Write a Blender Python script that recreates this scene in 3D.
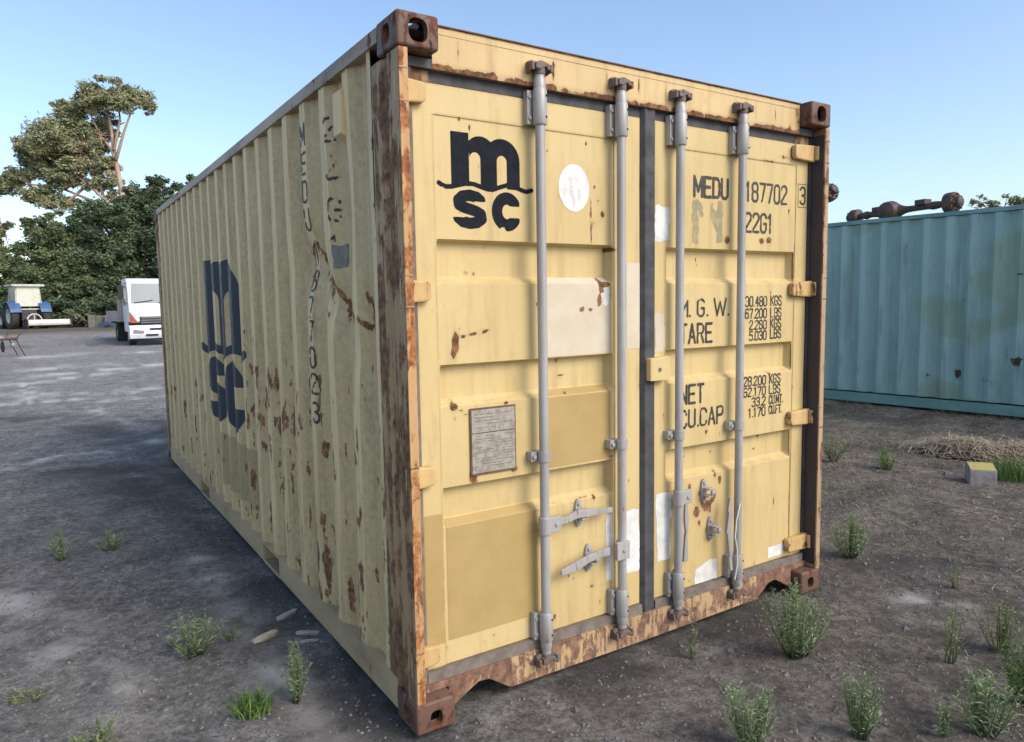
import bpy, bmesh, math, random
import numpy as np
from mathutils import Vector, Matrix
R = math.radians
random.seed(7); rng = np.random.default_rng(7)
sc = bpy.context.scene
col = sc.collection
for o in list(bpy.data.objects): bpy.data.objects.remove(o)

# ------------------------------------------------------------------ camera
CAM = np.array([-1.08306, -2.34723, 1.60155]); YAW, PIT, ROL, FPX = 0.576186, -0.0947185, -0.0162322, 727.4
fw = np.array([math.sin(YAW)*math.cos(PIT), math.cos(YAW)*math.cos(PIT), math.sin(PIT)])
_r = np.array([math.cos(YAW), -math.sin(YAW), 0.0]); _u = np.cross(_r, fw)
cr = math.cos(ROL)*_r + math.sin(ROL)*_u; cu = -math.sin(ROL)*_r + math.cos(ROL)*_u
cd = bpy.data.cameras.new('camera'); cam = bpy.data.objects.new('camera', cd); col.objects.link(cam)
cam.matrix_world = Matrix(((cr[0], cu[0], -fw[0], CAM[0]), (cr[1], cu[1], -fw[1], CAM[1]), (cr[2], cu[2], -fw[2], CAM[2]), (0, 0, 0, 1)))
cd.sensor_fit = 'HORIZONTAL'; cd.sensor_width = 36; cd.lens = FPX*36/1024; cd.clip_end = 3000; cd.clip_start = 0.05
sc.camera = cam
# ------------------------------------------------------------------ world, sun, exposure
SUN_EL, SUN_AZ = 38.0, 157.0        # azimuth measured from +Y towards +X
w = bpy.data.worlds.new('World'); sc.world = w; w.use_nodes = True
nt = w.node_tree; bg = nt.nodes['Background']; sky = nt.nodes.new('ShaderNodeTexSky')
sky.sky_type = 'NISHITA'; sky.sun_disc = False; sky.sun_elevation = R(SUN_EL); sky.sun_rotation = R(SUN_AZ)
sky.altitude = 50; sky.air_density = 1.0; sky.dust_density = 1.8; sky.ozone_density = 1.7
nt.links.new(sky.outputs[0], bg.inputs[0]); bg.inputs[1].default_value = 0.140
ld = bpy.data.lights.new('sun', 'SUN'); ld.energy = 1.4; ld.angle = R(32); ld.color = (1.0, .90, .78)
sun = bpy.data.objects.new('sun', ld); col.objects.link(sun)
sd = Vector((math.sin(R(SUN_AZ))*math.cos(R(SUN_EL)), math.cos(R(SUN_AZ))*math.cos(R(SUN_EL)), math.sin(R(SUN_EL))))
sun.rotation_euler = (-sd).to_track_quat('-Z', 'Y').to_euler()
sc.view_settings.view_transform = 'Standard'; sc.view_settings.look = 'None'
sc.view_settings.exposure = 0.86; sc.view_settings.gamma = 1.0; sc.view_settings.use_curve_mapping = False
sc.render.engine = 'CYCLES'

def at(px, py, depth):
    d = fw + (px-512)/FPX*cr - (py-371)/FPX*cu
    return CAM + d*depth
def ground_at(px, py, z=0.0):
    d = fw + (px-512)/FPX*cr - (py-371)/FPX*cu
    return CAM + d*(z-CAM[2])/d[2]

# ------------------------------------------------------------------ object helpers
def tag(o, label=None, cat=None, group=None, kind=None):
    if label: o['label'] = label
    if cat: o['category'] = cat
    if group: o['group'] = group
    if kind: o['kind'] = kind
    return o
def empty(name, loc=(0, 0, 0), rz=0, label=None, cat=None, group=None):
    o = bpy.data.objects.new(name, None); col.objects.link(o); o.location = loc; o.rotation_euler = (0, 0, rz)
    o.empty_display_size = .1
    return tag(o, label, cat, group)
def kids(o): return [c for c in bpy.data.objects if c.parent == o]
def copy_tree(o, parent=None, loc=None):
    ch = kids(o)
    c = o.copy(); col.objects.link(c); c.parent = parent
    if loc is not None: c.location = loc
    for k in ch: copy_tree(k, c)
    return c
class MB:
    def __init__(s): s.v = []; s.f = []
    def add(s, vs, fs):
        n = len(s.v); s.v += [tuple(map(float, p)) for p in vs]; s.f += [tuple(i+n for i in f) for f in fs]; return s
    def box(s, x0, x1, y0, y1, z0, z1):
        return s.add([(x0,y0,z0),(x1,y0,z0),(x1,y1,z0),(x0,y1,z0),(x0,y0,z1),(x1,y0,z1),(x1,y1,z1),(x0,y1,z1)],
            [(0,3,2,1),(4,5,6,7),(0,1,5,4),(1,2,6,5),(2,3,7,6),(3,0,4,7)])
    def quad(s, *p): return s.add(p, [tuple(range(len(p)))])
    def prism(s, poly, axis, a, b):       # poly in the two other axes (in xyz order)
        def P(u, v, t):
            l = [u, v]; l.insert(axis, t); return tuple(l)
        n = len(poly)
        area = sum(poly[i][0]*poly[(i+1) % n][1]-poly[(i+1) % n][0]*poly[i][1] for i in range(n))
        if area < 0: poly = poly[::-1]
        vs = [P(u, v, a) for u, v in poly]+[P(u, v, b) for u, v in poly]
        fs = [tuple(range(n))[::-1], tuple(range(n, 2*n))]+[(i, (i+1) % n, (i+1) % n+n, i+n) for i in range(n)]
        if axis == 1: fs = [f[::-1] for f in fs]
        return s.add(vs, fs)
    def tube(s, pts, r, n=8, caps=True):
        pts = [Vector(p) for p in pts]; rs = r if isinstance(r, (list, tuple)) else [r]*len(pts)
        vs = []; fs = []; up = None
        for i, p in enumerate(pts):
            d = (pts[min(i+1, len(pts)-1)]-pts[max(i-1, 0)]).normalized()
            if up is None: up = Vector((0, 0, 1)) if abs(d.z) < .9 else Vector((1, 0, 0))
            a = d.cross(up)
            if a.length < 1e-4: a = d.orthogonal()
            a.normalize(); b = a.cross(d); 
            for k in range(n):
                t = 2*math.pi*k/n; vs.append(p+(a*math.cos(t)+b*math.sin(t))*rs[i])
        for i in range(len(pts)-1):
            for k in range(n): fs.append((i*n+k, i*n+(k+1) % n, (i+1)*n+(k+1) % n, (i+1)*n+k))
        if caps: fs += [tuple(range(n))[::-1], tuple(range((len(pts)-1)*n, len(pts)*n))]
        return s.add(vs, fs)
    def lathe(s, prof, c, axis=2, n=24):   # prof: (radius, offset along axis)
        vs = []; fs = []; m = len(prof)
        for k in range(n):
            t = 2*math.pi*k/n
            for r_, h in prof:
                l = [r_*math.cos(t), r_*math.sin(t)]; l.insert(axis, h)
                vs.append((l[0]+c[0], l[1]+c[1], l[2]+c[2]))
        for k in range(n):
            for j in range(m-1): fs.append((k*m+j, ((k+1) % n)*m+j, ((k+1) % n)*m+j+1, k*m+j+1))
        return s.add(vs, fs)
    def build(s, name, mat, parent=None, bevel=0, smooth=False, seg=2, fix=True):
        me = bpy.data.meshes.new(name); me.from_pydata(s.v, [], s.f); me.update()
        if fix or bevel:
            bm = bmesh.new(); bm.from_mesh(me)
            if fix: bmesh.ops.recalc_face_normals(bm, faces=bm.faces)
            if bevel:
                es = [e for e in bm.edges if len(e.link_faces) == 2 and e.calc_face_angle(0) > .5]
                bmesh.ops.bevel(bm, geom=es, offset=bevel, segments=seg, affect='EDGES', profile=.6, clamp_overlap=True)
            bm.to_mesh(me); bm.free()
        if smooth: me.shade_smooth(); 
        if smooth == 'auto': me.set_sharp_from_angle(angle=R(35))
        me.materials.append(mat)
        o = bpy.data.objects.new(name, me); col.objects.link(o); o.parent = parent
        return o
def grid_mesh(name, us, vs, fn, mat, parent=None, wear=None, smooth=True, angle=18):
    """tensor grid; fn(U,V)->(X,Y,Z) arrays; wear(U,V)->(n,3) stored as colour attribute"""
    U, V = np.meshgrid(us, vs, indexing='ij'); X, Y, Z = fn(U, V)
    n, m = U.shape; co = np.stack([X, Y, Z], -1).reshape(-1, 3)
    i = np.arange(n*m).reshape(n, m)
    f = np.stack([i[:-1, :-1], i[1:, :-1], i[1:, 1:], i[:-1, 1:]], -1).reshape(-1, 4)
    me = bpy.data.meshes.new(name); me.from_pydata(co.tolist(), [], f.tolist()); me.update()
    if wear is not None:
        a = me.color_attributes.new('wear', 'FLOAT_COLOR', 'POINT'); w4 = np.ones((n*m, 4)); w4[:, :3] = np.clip(wear(U, V).reshape(-1, 3), 0, 1)
        a.data.foreach_set('color', w4.ravel())
    if smooth:
        me.shade_smooth(); me.set_sharp_from_angle(angle=R(angle))
    me.materials.append(mat)
    o = bpy.data.objects.new(name, me); col.objects.link(o); o.parent = parent
    return o

# value noise in numpy
_tab = rng.random((256, 256))
def vnoise(x, y, s=1.0, oct=3):
    x = np.asarray(x, float)/s; y = np.asarray(y, float)/s; out = 0; amp = 1; tot = 0
    for k in range(oct):
        xi = np.floor(x).astype(int); yi = np.floor(y).astype(int); fx = x-xi; fy = y-yi
        fx = fx*fx*(3-2*fx); fy = fy*fy*(3-2*fy); a = xi % 256; b = (xi+1) % 256; c = yi % 256; d = (yi+1) % 256
        v = (_tab[a, c]*(1-fx)+_tab[b, c]*fx)*(1-fy)+(_tab[a, d]*(1-fx)+_tab[b, d]*fx)*fy
        out = out+v*amp; tot += amp; amp *= .5; x = x*2+17.3; y = y*2+5.1
    return out/tot

# ------------------------------------------------------------------ materials
class NT:
    def __init__(s, name):
        s.m = bpy.data.materials.new(name); s.m.use_nodes = True; s.t = s.m.node_tree; s.b = s.t.nodes['Principled BSDF']
        s.b.inputs['Specular IOR Level'].default_value = .35
        s.tc = s.t.nodes.new('ShaderNodeTexCoord')
    def n(s, k, **kw):
        n = s.t.nodes.new(k)
        for a, b in kw.items(): setattr(n, a, b)
        return n
    def L(s, a, b): s.t.links.new(a, b)
    def inp(s, sock, v):
        if isinstance(v, (int, float)): sock.default_value = v
        elif isinstance(v, (tuple, list)): sock.default_value = tuple(v)+((1,) if len(v) == 3 and len(sock.default_value) == 4 else ())
        else: s.L(v, sock)
    def co(s, scale=(1, 1, 1), rot=(0, 0, 0)):
        m = s.n('ShaderNodeMapping'); s.L(s.tc.outputs['Object'], m.inputs[0]); m.inputs['Scale'].default_value = scale; m.inputs['Rotation'].default_value = rot
        return m.outputs[0]
    def noise(s, sc_=5, det=5, rough=.55, vec=None, dist=0):
        n = s.n('ShaderNodeTexNoise'); n.inputs['Scale'].default_value = sc_; n.inputs['Detail'].default_value = det; n.inputs['Roughness'].default_value = rough
        n.inputs['Distortion'].default_value = dist
        s.L(vec if vec is not None else s.tc.outputs['Object'], n.inputs['Vector']); return n.outputs['Fac']
    def math(s, op, a, b=0.0, c=None, clamp=False):
        n = s.n('ShaderNodeMath', operation=op, use_clamp=clamp); s.inp(n.inputs[0], a); s.inp(n.inputs[1], b)
        if c is not None: s.inp(n.inputs[2], c)
        return n.outputs[0]
    def mr(s, v, a, b, c=0.0, d=1.0, smooth=True):
        n = s.n('ShaderNodeMapRange', interpolation_type='SMOOTHSTEP' if smooth else 'LINEAR'); s.inp(n.inputs[0], v)
        for i, q in enumerate((a, b, c, d)): s.inp(n.inputs[1+i], q)
        return n.outputs[0]
    def mix(s, f, a, b, mode='MIX'):
        n = s.n('ShaderNodeMix', data_type='RGBA', blend_type=mode); s.inp(n.inputs[0], f); s.inp(n.inputs[6], a); s.inp(n.inputs[7], b); return n.outputs[2]
    def attr(s, name='wear'):
        n = s.n('ShaderNodeAttribute', attribute_name=name); sp = s.n('ShaderNodeSeparateColor'); s.L(n.outputs['Color'], sp.inputs[0]); return sp.outputs
    def bump(s, h, strength=.3, dist=.01):
        n = s.n('ShaderNodeBump'); n.inputs['Strength'].default_value = strength; n.inputs['Distance'].default_value = dist; s.L(h, n.inputs['Height']); s.L(n.outputs[0], s.b.inputs['Normal'])
    def out(s, colr=None, rough=None, metal=None):
        if colr is not None: s.inp(s.b.inputs['Base Color'], colr)
        if rough is not None: s.inp(s.b.inputs['Roughness'], rough)
        if metal is not None: s.inp(s.b.inputs['Metallic'], metal)
        return s.m
RUST_D, RUST_L = (.075, .036, .02), (.27, .125, .055)
def paint(name, c1, c2, base=.05, rough=.55, grime=(.13, .11, .08), gamt=.35, use_attr=True, alt=None, rust_l=RUST_L, rust_d=RUST_D, rscale=11, streak=(16, 16, 1.1), edge=None, metal=0.0, bumps=.25, spec=.35, namp=1.25):
    s = NT(name); s.b.inputs['Specular IOR Level'].default_value = spec
    big = s.noise(1.3, 4, .6); fine = s.noise(38, 4, .6); st = s.noise(1.0, 5, .65, s.co(streak))
    c = s.mix(s.mr(big, .32, .68), c1, c2)
    c = s.mix(s.math('MULTIPLY', s.mr(fine, .5, .8), .18), c, tuple(q*.62 for q in c1))
    a = s.attr() if use_attr else None
    if use_attr and alt: c = s.mix(s.mr(a[2], .35, .65), c, alt)
    g = s.math('MULTIPLY', s.mr(st, .46, .78), gamt)
    if use_attr: g = s.math('ADD', g, s.math('MULTIPLY', a[1], s.mr(fine, .15, .7, .45, 1.0)), clamp=True)
    c = s.mix(g, c, grime)
    rn = s.noise(rscale, 8, .66, s.co((1, 1, .55)), .35)
    v = s.math('MULTIPLY_ADD', s.math('SUBTRACT', rn, .5), namp, base)
    if use_attr: v = s.math('ADD', v, a[0])
    v2 = s.math('MULTIPLY_ADD', s.math('SUBTRACT', st, .5), .55, v)
    m = s.mr(v2, .43, .52); halo = s.math('MULTIPLY', s.mr(v2, .18, .46), .38)
    c = s.mix(halo, c, s.mix(.5, rust_l, c1))
    rc = s.mix(s.mr(s.noise(27, 6, .7), .35, .65), rust_d, rust_l)
    c = s.mix(m, c, rc)
    s.bump(s.math('ADD', s.math('MULTIPLY', m, s.math('ADD', s.noise(70, 4, .7), -.9)), s.math('MULTIPLY', s.noise(9, 3), .35)), bumps, .004)
    return s.out(c, s.math('MULTIPLY_ADD', m, .35, rough, clamp=True), metal)
def simple(name, c, rough=.6, metal=0.0, var=.25, scale=8, c2=None, bump=0.0):
    s = NT(name); c2 = c2 or tuple(q*(1-var) for q in c)
    k = s.noise(scale, 6, .62); cc = s.mix(s.mr(k, .35, .68), c, c2)
    if bump: s.bump(s.noise(scale*4, 5), bump, .01)
    return s.out(cc, s.mr(k, .3, .7, rough-.08, min(1, rough+.1)), metal)

M = {}
YEL = (.60, .465, .225); YEL2 = (.55, .415, .19)
M['door'] = paint('cream_yellow_door_paint', YEL, YEL2, base=.06, gamt=.34, rough=.5, grime=(.33, .23, .10), alt=(.47, .335, .115))
M['header'] = paint('header_paint', (.62, .46, .225), (.54, .38, .185), base=.13, gamt=.4, rough=.55, grime=(.24, .13, .06), use_attr=True, rscale=14)
M['sill'] = paint('sill_paint', (.56, .40, .20), (.42, .28, .17), base=.50, gamt=.85, grime=(.24, .14, .085), use_attr=False, rust_l=(.30, .175, .11), rust_d=(.13, .075, .055), streak=(60, 60, 5), rscale=20)
M['sill_rust'] = paint('rusted_sill_paint', (.40, .26, .15), (.30, .18, .11), base=.62, gamt=.8, grime=(.20, .12, .08), use_attr=False, rust_l=(.27, .15, .095), rust_d=(.13, .07, .05), streak=(40, 40, 6), rscale=16)
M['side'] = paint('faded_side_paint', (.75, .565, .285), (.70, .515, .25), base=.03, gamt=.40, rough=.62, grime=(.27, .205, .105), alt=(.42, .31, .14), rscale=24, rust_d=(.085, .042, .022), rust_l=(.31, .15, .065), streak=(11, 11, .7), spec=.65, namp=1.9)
M['post'] = paint('rusty_post_paint', (.42, .285, .14), (.33, .22, .11), base=.50, gamt=.8, grime=(.17, .12, .085), use_attr=False, rust_l=(.27, .14, .07), rust_d=(.10, .055, .033), streak=(34, 34, .9), rscale=6)
M['post_edge'] = paint('orange_rust_post_edge', (.52, .33, .15), (.47, .27, .11), base=.47, gamt=.5, grime=(.2, .09, .04), use_attr=False, rust_l=(.44, .19, .07), rust_d=(.16, .06, .03), streak=(30, 30, 1.2))
M['post_tan'] = paint('worn_tan_post_edge', (.46, .33, .20), (.38, .26, .15), base=.40, gamt=.6, grime=(.16, .09, .06), use_attr=False, rust_l=(.26, .13, .07), rust_d=(.12, .06, .04), streak=(30, 30, 1.2))
M['casting'] = paint('rusty_casting', (.15, .09, .065), (.11, .065, .05), base=.42, gamt=.5, use_attr=False, rust_l=(.16, .062, .034), rust_d=(.05, .024, .02), rscale=22)
M['rail'] = paint('weathered_rail_paint', (.42, .34, .245), (.30, .235, .17), base=.30, gamt=.9, grime=(.10, .085, .07), use_attr=False, streak=(5, 2.0, 8))
M['rail_low'] = paint('dirty_bottom_rail_paint', (.50, .38, .215), (.42, .315, .18), base=.22, gamt=.8, grime=(.22, .165, .105), use_attr=False, streak=(4, 1.5, 4))
M['galv'] = paint('galvanised_steel', (.43, .42, .41), (.33, .32, .31), base=.235, gamt=.7, grime=(.22, .20, .19), use_attr=False, rough=.42, metal=.12, streak=(20, 20, 2), bumps=.12)
M['cam'] = paint('rusty_cam_steel', (.15, .13, .125), (.11, .095, .09), base=.35, gamt=.6, grime=(.07, .05, .05), use_attr=False, rough=.6, rscale=40)
M['hinge'] = paint('hinge_paint', (.60, .42, .19), (.52, .35, .15), base=.36, gamt=.5, grime=(.33, .17, .07), use_attr=False, rscale=18)
M['gasket'] = simple('dark_door_gasket', (.075, .075, .084), .65, var=.3, scale=12, c2=(.045, .044, .046))
M['gasket_low'] = simple('dusty_door_gasket', (.21, .175, .145), .8, var=.4, scale=16, c2=(.13, .11, .095))
M['logo'] = simple('faded_black_lettering', (.008, .010, .016), .8, scale=30, c2=(.018, .020, .026)); M['logo'].node_tree.nodes['Principled BSDF'].inputs['Specular IOR Level'].default_value = .12
M['logo_side'] = simple('navy_side_logo_paint', (.015, .022, .042), .5, scale=12, c2=(.03, .038, .058))
M['letters'] = simple('black_letter_film', (.03, .03, .028), .6, scale=40, c2=(.07, .062, .05))
M['ghost'] = simple('worn_letter_ghost', (.27, .23, .14), .7, scale=30, c2=(.38, .31, .17))
M['white'] = simple('white_sticker', (.72, .72, .70), .55, scale=20, c2=(.58, .57, .53))
M['pale'] = simple('pale_repaint', (.60, .53, .41), .6, scale=8, c2=(.55, .47, .35))
M['olive'] = simple('olive_repaint', (.43, .305, .125), .5, scale=6, c2=(.385, .27, .105))
M['greypatch'] = simple('grey_touch_up_paint', (.20, .19, .17), .6, scale=20)
M['plate'] = simple('tarnished_data_plate', (.42, .39, .34), .5, metal=.3, scale=45, c2=(.26, .235, .20))
M['platedark'] = simple('plate_engraving', (.23, .20, .17), .6, scale=30)
M['platerust'] = simple('plate_frame_rust', (.17, .09, .05), .8, scale=30)
M['dark'] = simple('dark_interior', (.02, .02, .02), .8)
TEAL = (.115, .265, .285)
M['teal'] = paint('faded_teal_paint', (.27, .43, .42), (.31, .47, .45), base=.05, gamt=.45, rough=.6, grime=(.085, .15, .14), alt=(.265, .385, .31), rscale=9, streak=(5, 5, .5), rust_l=(.08, .06, .04), rust_d=(.03, .028, .022))
M['teal_rail'] = paint('teal_rail_paint', (.20, .33, .35), (.13, .26, .28), base=.10, gamt=.5, grime=(.07, .11, .11), use_attr=False, streak=(3, 3, 3), rust_l=(.10, .07, .05))
M['teal_low'] = paint('teal_bottom_rail_paint', (.17, .33, .31), (.13, .26, .24), base=.12, gamt=.4, grime=(.06, .09, .08), use_attr=False, streak=(3, 3, 3))
M['axle'] = paint('rusted_axle_steel', (.075, .05, .045), (.06, .042, .04), base=.30, gamt=.5, use_attr=False, grime=(.04, .03, .03), rscale=9)

# ------------------------------------------------------------------ decals: masks turned into clean meshes (marching squares)
def decal(name, sdf, u0, u1, v0, v1, cell, mapf, mat, parent, flip=False):
    us = np.arange(u0, u1+cell, cell); vs = np.arange(v0, v1+cell, cell); U, V = np.meshgrid(us, vs, indexing='ij')
    S = sdf(U, V); verts = []; faces = []; cache = {}
    ins = S > 0; cells = ins[:-1, :-1] | ins[1:, :-1] | ins[1:, 1:] | ins[:-1, 1:]
    def corner(i, j):
        k = (i, j)
        if k not in cache: cache[k] = len(verts); verts.append((us[i], vs[j]))
        return cache[k]
    def edge(i, j, a, b):
        k = (i, j, a, b)
        if k > (a, b, i, j): i, j, a, b = a, b, i, j; k = (i, j, a, b)
        if k not in cache:
            s0 = S[i, j]; s1 = S[a, b]; t = s0/(s0-s1); cache[k] = len(verts)
            verts.append((us[i]+(us[a]-us[i])*t, vs[j]+(vs[b]-vs[j])*t))
        return cache[k]
    for i, j in zip(*np.nonzero(cells)):
        c = [(i, j), (i+1, j), (i+1, j+1), (i, j+1)]; f = []
        for k in range(4):
            p = c[k]; q = c[(k+1) % 4]; a = ins[p]; b = ins[q]
            if a: f.append(corner(*p))
            if a != b: f.append(edge(*p, *q))
        if len(f) > 2: faces.append(tuple(f[::-1] if flip else f))
    if not faces: return None
    A = np.array(verts); P = np.stack(mapf(A[:, 0], A[:, 1]), -1)
    me = bpy.data.meshes.new(name); me.from_pydata(P.tolist(), [], faces); me.update(); me.materials.append(mat)
    o = bpy.data.objects.new(name, me); col.objects.link(o); o.parent = parent
    return o
def seg_sd(U, V, pts, hw):
    best = np.full(U.shape, 1e9)
    for (a, b), (c, d) in zip(pts[:-1], pts[1:]):
        dx, dy = c-a, d-b; l = dx*dx+dy*dy+1e-12; t = np.clip(((U-a)*dx+(V-b)*dy)/l, 0, 1)
        best = np.minimum(best, np.hypot(U-a-t*dx, V-b-t*dy))
    return hw-best
def box_sd(U, V, x0, x1, y0, y1): return np.minimum(np.minimum(U-x0, x1-U), np.minimum(V-y0, y1-V))
O_ = [(1,0),(3,0),(4,1.2),(4,6.8),(3,8),(1,8),(0,6.8),(0,1.2),(1,0)]
GL = {'0': [O_], 'O': [O_], '1': [[(.8,6.6),(2.2,8),(2.2,0)]], '2': [[(0,6.4),(0,7),(1,8),(3,8),(4,7),(4,5.4),(0,.9),(0,0),(4,0)]],
 '3': [[(0,6.8),(1,8),(3,8),(4,7),(4,5.2),(3,4.2),(1.6,4.2)],[(3,4.2),(4,3.2),(4,1),(3,0),(1,0),(0,1.2)]], '4': [[(3,0),(3,8),(0,2.5),(4,2.5)]],
 '5': [[(4,8),(.3,8),(.1,4.4),(1,5),(3,5),(4,4),(4,1),(3,0),(1,0),(0,1)]], '6': [[(4,7),(3,8),(1,8),(0,7),(0,1),(1,0),(3,0),(4,1),(4,3.6),(3,4.6),(1,4.6),(0,3.6)]],
 '7': [[(0,8),(4,8),(1.6,0)]], '8': [[(1,4.2),(0,5.2),(0,7),(1,8),(3,8),(4,7),(4,5.2),(3,4.2),(1,4.2),(0,3.2),(0,1),(1,0),(3,0),(4,1),(4,3.2),(3,4.2)]],
 'M': [[(0,0),(0,8),(2.5,2),(5,8),(5,0)]], 'E': [[(4,8),(0,8),(0,0),(4,0)],[(0,4.1),(3.4,4.1)]], 'D': [[(0,0),(0,8),(2.8,8),(4,6.8),(4,1.2),(2.8,0),(0,0)]],
 'U': [[(0,8),(0,1.2),(1,0),(3,0),(4,1.2),(4,8)]], 'G': [[(4,6.4),(4,6.9),(3,8),(1,8),(0,6.8),(0,1.2),(1,0),(3,0),(4,1.2),(4,3.8),(2.4,3.8)]],
 'W': [[(0,8),(1.3,0),(2.7,6.5),(4.1,0),(5.4,8)]], 'T': [[(0,8),(4,8)],[(2,8),(2,0)]], 'A': [[(0,0),(2,8),(4,0)],[(.7,2.5),(3.3,2.5)]],
 'R': [[(0,0),(0,8),(3,8),(4,7),(4,5),(3,4),(0,4)],[(2.3,4),(4,0)]], 'N': [[(0,0),(0,8),(4,0),(4,8)]], 'C': [[(4,6.2),(4,6.8),(3,8),(1,8),(0,6.8),(0,1.2),(1,0),(3,0),(4,1.2),(4,1.8)]],
 'P': [[(0,0),(0,8),(3,8),(4,7),(4,4.9),(3,3.9),(0,3.9)]], 'K': [[(0,0),(0,8)],[(4,8),(0,3.4)],[(1.2,4.7),(4,0)]], 'S': [[(4,6.6),(3,8),(1,8),(0,7),(0,5.4),(4,2.9),(4,1),(3,0),(1,0),(0,1.3)]],
 'L': [[(0,8),(0,0),(3.8,0)]], 'B': [[(0,4.1),(3,4.1),(4,5),(4,7),(3,8),(0,8),(0,0),(3,0),(4,1),(4,3.2),(3,4.1)]], 'F': [[(4,8),(0,8),(0,0)],[(0,4.1),(3.2,4.1)]], '.': [[(.4,.2),(.5,.2)]], ' ': []}
ADV = {'M': 6.6, 'W': 7.0, '1': 4.6, '.': 2.0, ' ': 3.4}
def text_strokes(txt, x0, x1, z0, z1):
    adv = [ADV.get(c, 5.7) for c in txt]; tot = sum(adv)-1.7; h = (z1-z0)/8.0; k = (x1-x0)/tot; x = x0; out = []
    for c, a in zip(txt, adv):
        off = -.8*k if c == '1' else 0
        for pl in GL[c]: out.append([(x+off+p*k, z0+q*h) for p, q in pl])
        x += a*k
    return out
def text_decal(name, lines, hw, mapf, mat, parent, cell=.0035, wear=.35, seed=0, flip=False, thr=.60):
    S = []
    for l in lines: S += text_strokes(*l)
    xs = [p[0] for s in S for p in s]; zs = [p[1] for s in S for p in s]
    def f(U, V):
        b = np.full(U.shape, -1.0)
        for s in S: b = np.maximum(b, seg_sd(U, V, s, hw))
        n = vnoise(U+seed, V*1.0, .02, 4)
        return b-np.clip(n-thr, 0, 1)*wear*.05
    return decal(name, f, min(xs)-2*hw, max(xs)+2*hw, min(zs)-2*hw, max(zs)+2*hw, cell, mapf, mat, parent, flip)
def logo_sdf(U, V, seed=0):
    def arch(x0, x1, z0, z1):
        r = (x1-x0)/2; cx = (x0+x1)/2
        return np.maximum(box_sd(U, V, x0, x1, z0, z1-r), r-np.hypot(U-cx, V-(z1-r)))
    m = box_sd(U, V, .243, .320, 2.040, 2.236)
    a = np.minimum(arch(.300, .443, 2.040, 2.229), -arch(.3235, .371, 2.0, 2.168))
    b = np.minimum(arch(.385, .550, 2.040, 2.229), -arch(.444, .490, 2.0, 2.166))
    a = np.where(U < .3235, np.minimum(a, V-2.165), a)
    b = np.where(U < .444, np.minimum(b, V-2.04), b)
    m = np.maximum(np.maximum(m, a), b)
    m = np.where((U > .3235) & (U < .371), np.minimum(m, np.maximum(-arch(.3235, .371, 2.0, 2.168), -1)), m)
    wv = seg_sd(U, V, [(.190,2.044),(.205,2.036),(.222,2.032),(.245,2.034),(.28,2.043),(.31,2.050),(.34,2.049),(.375,2.040),(.40,2.034),(.425,2.034),(.455,2.045),(.49,2.056),(.52,2.052),(.55,2.043),(.58,2.036),(.606,2.043)], .0085)
    s = seg_sd(U, V, [(.368,1.990),(.352,2.001),(.32,2.0065),(.288,2.001),(.270,1.986),(.273,1.969),(.295,1.960),(.345,1.949),(.370,1.937),(.373,1.920),(.352,1.906),(.32,1.9015),(.288,1.907),(.269,1.921)], .0212)
    s = np.where((U > .342) & (V < 1.984) & (V > 1.9715-.12*(U-.342)), -1, s); s = np.where((U < .298) & (V < 1.9365+.12*(.298-U)) & (V > 1.924), -1, s)
    th = np.radians(np.linspace(38, 322, 30)); c = seg_sd(U, V, [(.487+.0455*math.cos(t), 1.953+.052*math.sin(t)) for t in th], .0235)
    c = np.where((U > .495) & (abs(V-1.953) < .0215), -1, c)
    d = np.maximum(np.maximum(m, wv), np.maximum(s, c))
    n = vnoise(U*1.0+seed, V, .035, 4)
    return d-np.clip(n-.80, 0, 1)*.25

# ------------------------------------------------------------------ generic container pieces
WD, LN, HT = 2.438, 6.058, 2.591
def plate_hole(mb, c, ua, va, na, w, h, hw, hh, depth, off=(0, 0)):
    """rect plate centred c, unit axes; oval hole; tunnel towards -na"""
    c = np.array(c, float); ua, va, na = map(lambda q: np.array(q, float), (ua, va, na)); N = 24
    cor = [(w/2, h/2), (-w/2, h/2), (-w/2, -h/2), (w/2, -h/2)]; hp = []
    for k in range(N):
        t = 2*math.pi*(k+3)/N; ct, st = math.cos(t), math.sin(t)   # starts at 45 deg
        e = .75; hp.append((off[0]+hw*abs(ct)**e*np.sign(ct), off[1]+hh*abs(st)**e*np.sign(st)))
    P = lambda q, d=0: c+ua*q[0]+va*q[1]-na*d
    vs = [P(q) for q in cor]+[P(q) for q in hp]+[P(q, depth) for q in hp]; fs = []
    for s_ in range(4):
        a = s_*N//4; ids = [4+(a+k) % N for k in range(N//4+1)]
        fs.append(tuple([s_]+[(s_+1) % 4]+ids[::-1]))
    for k in range(N): fs.append((4+k, 4+(k+1) % N, 4+N+(k+1) % N, 4+N+k))
    mb.add(vs, fs)
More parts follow.
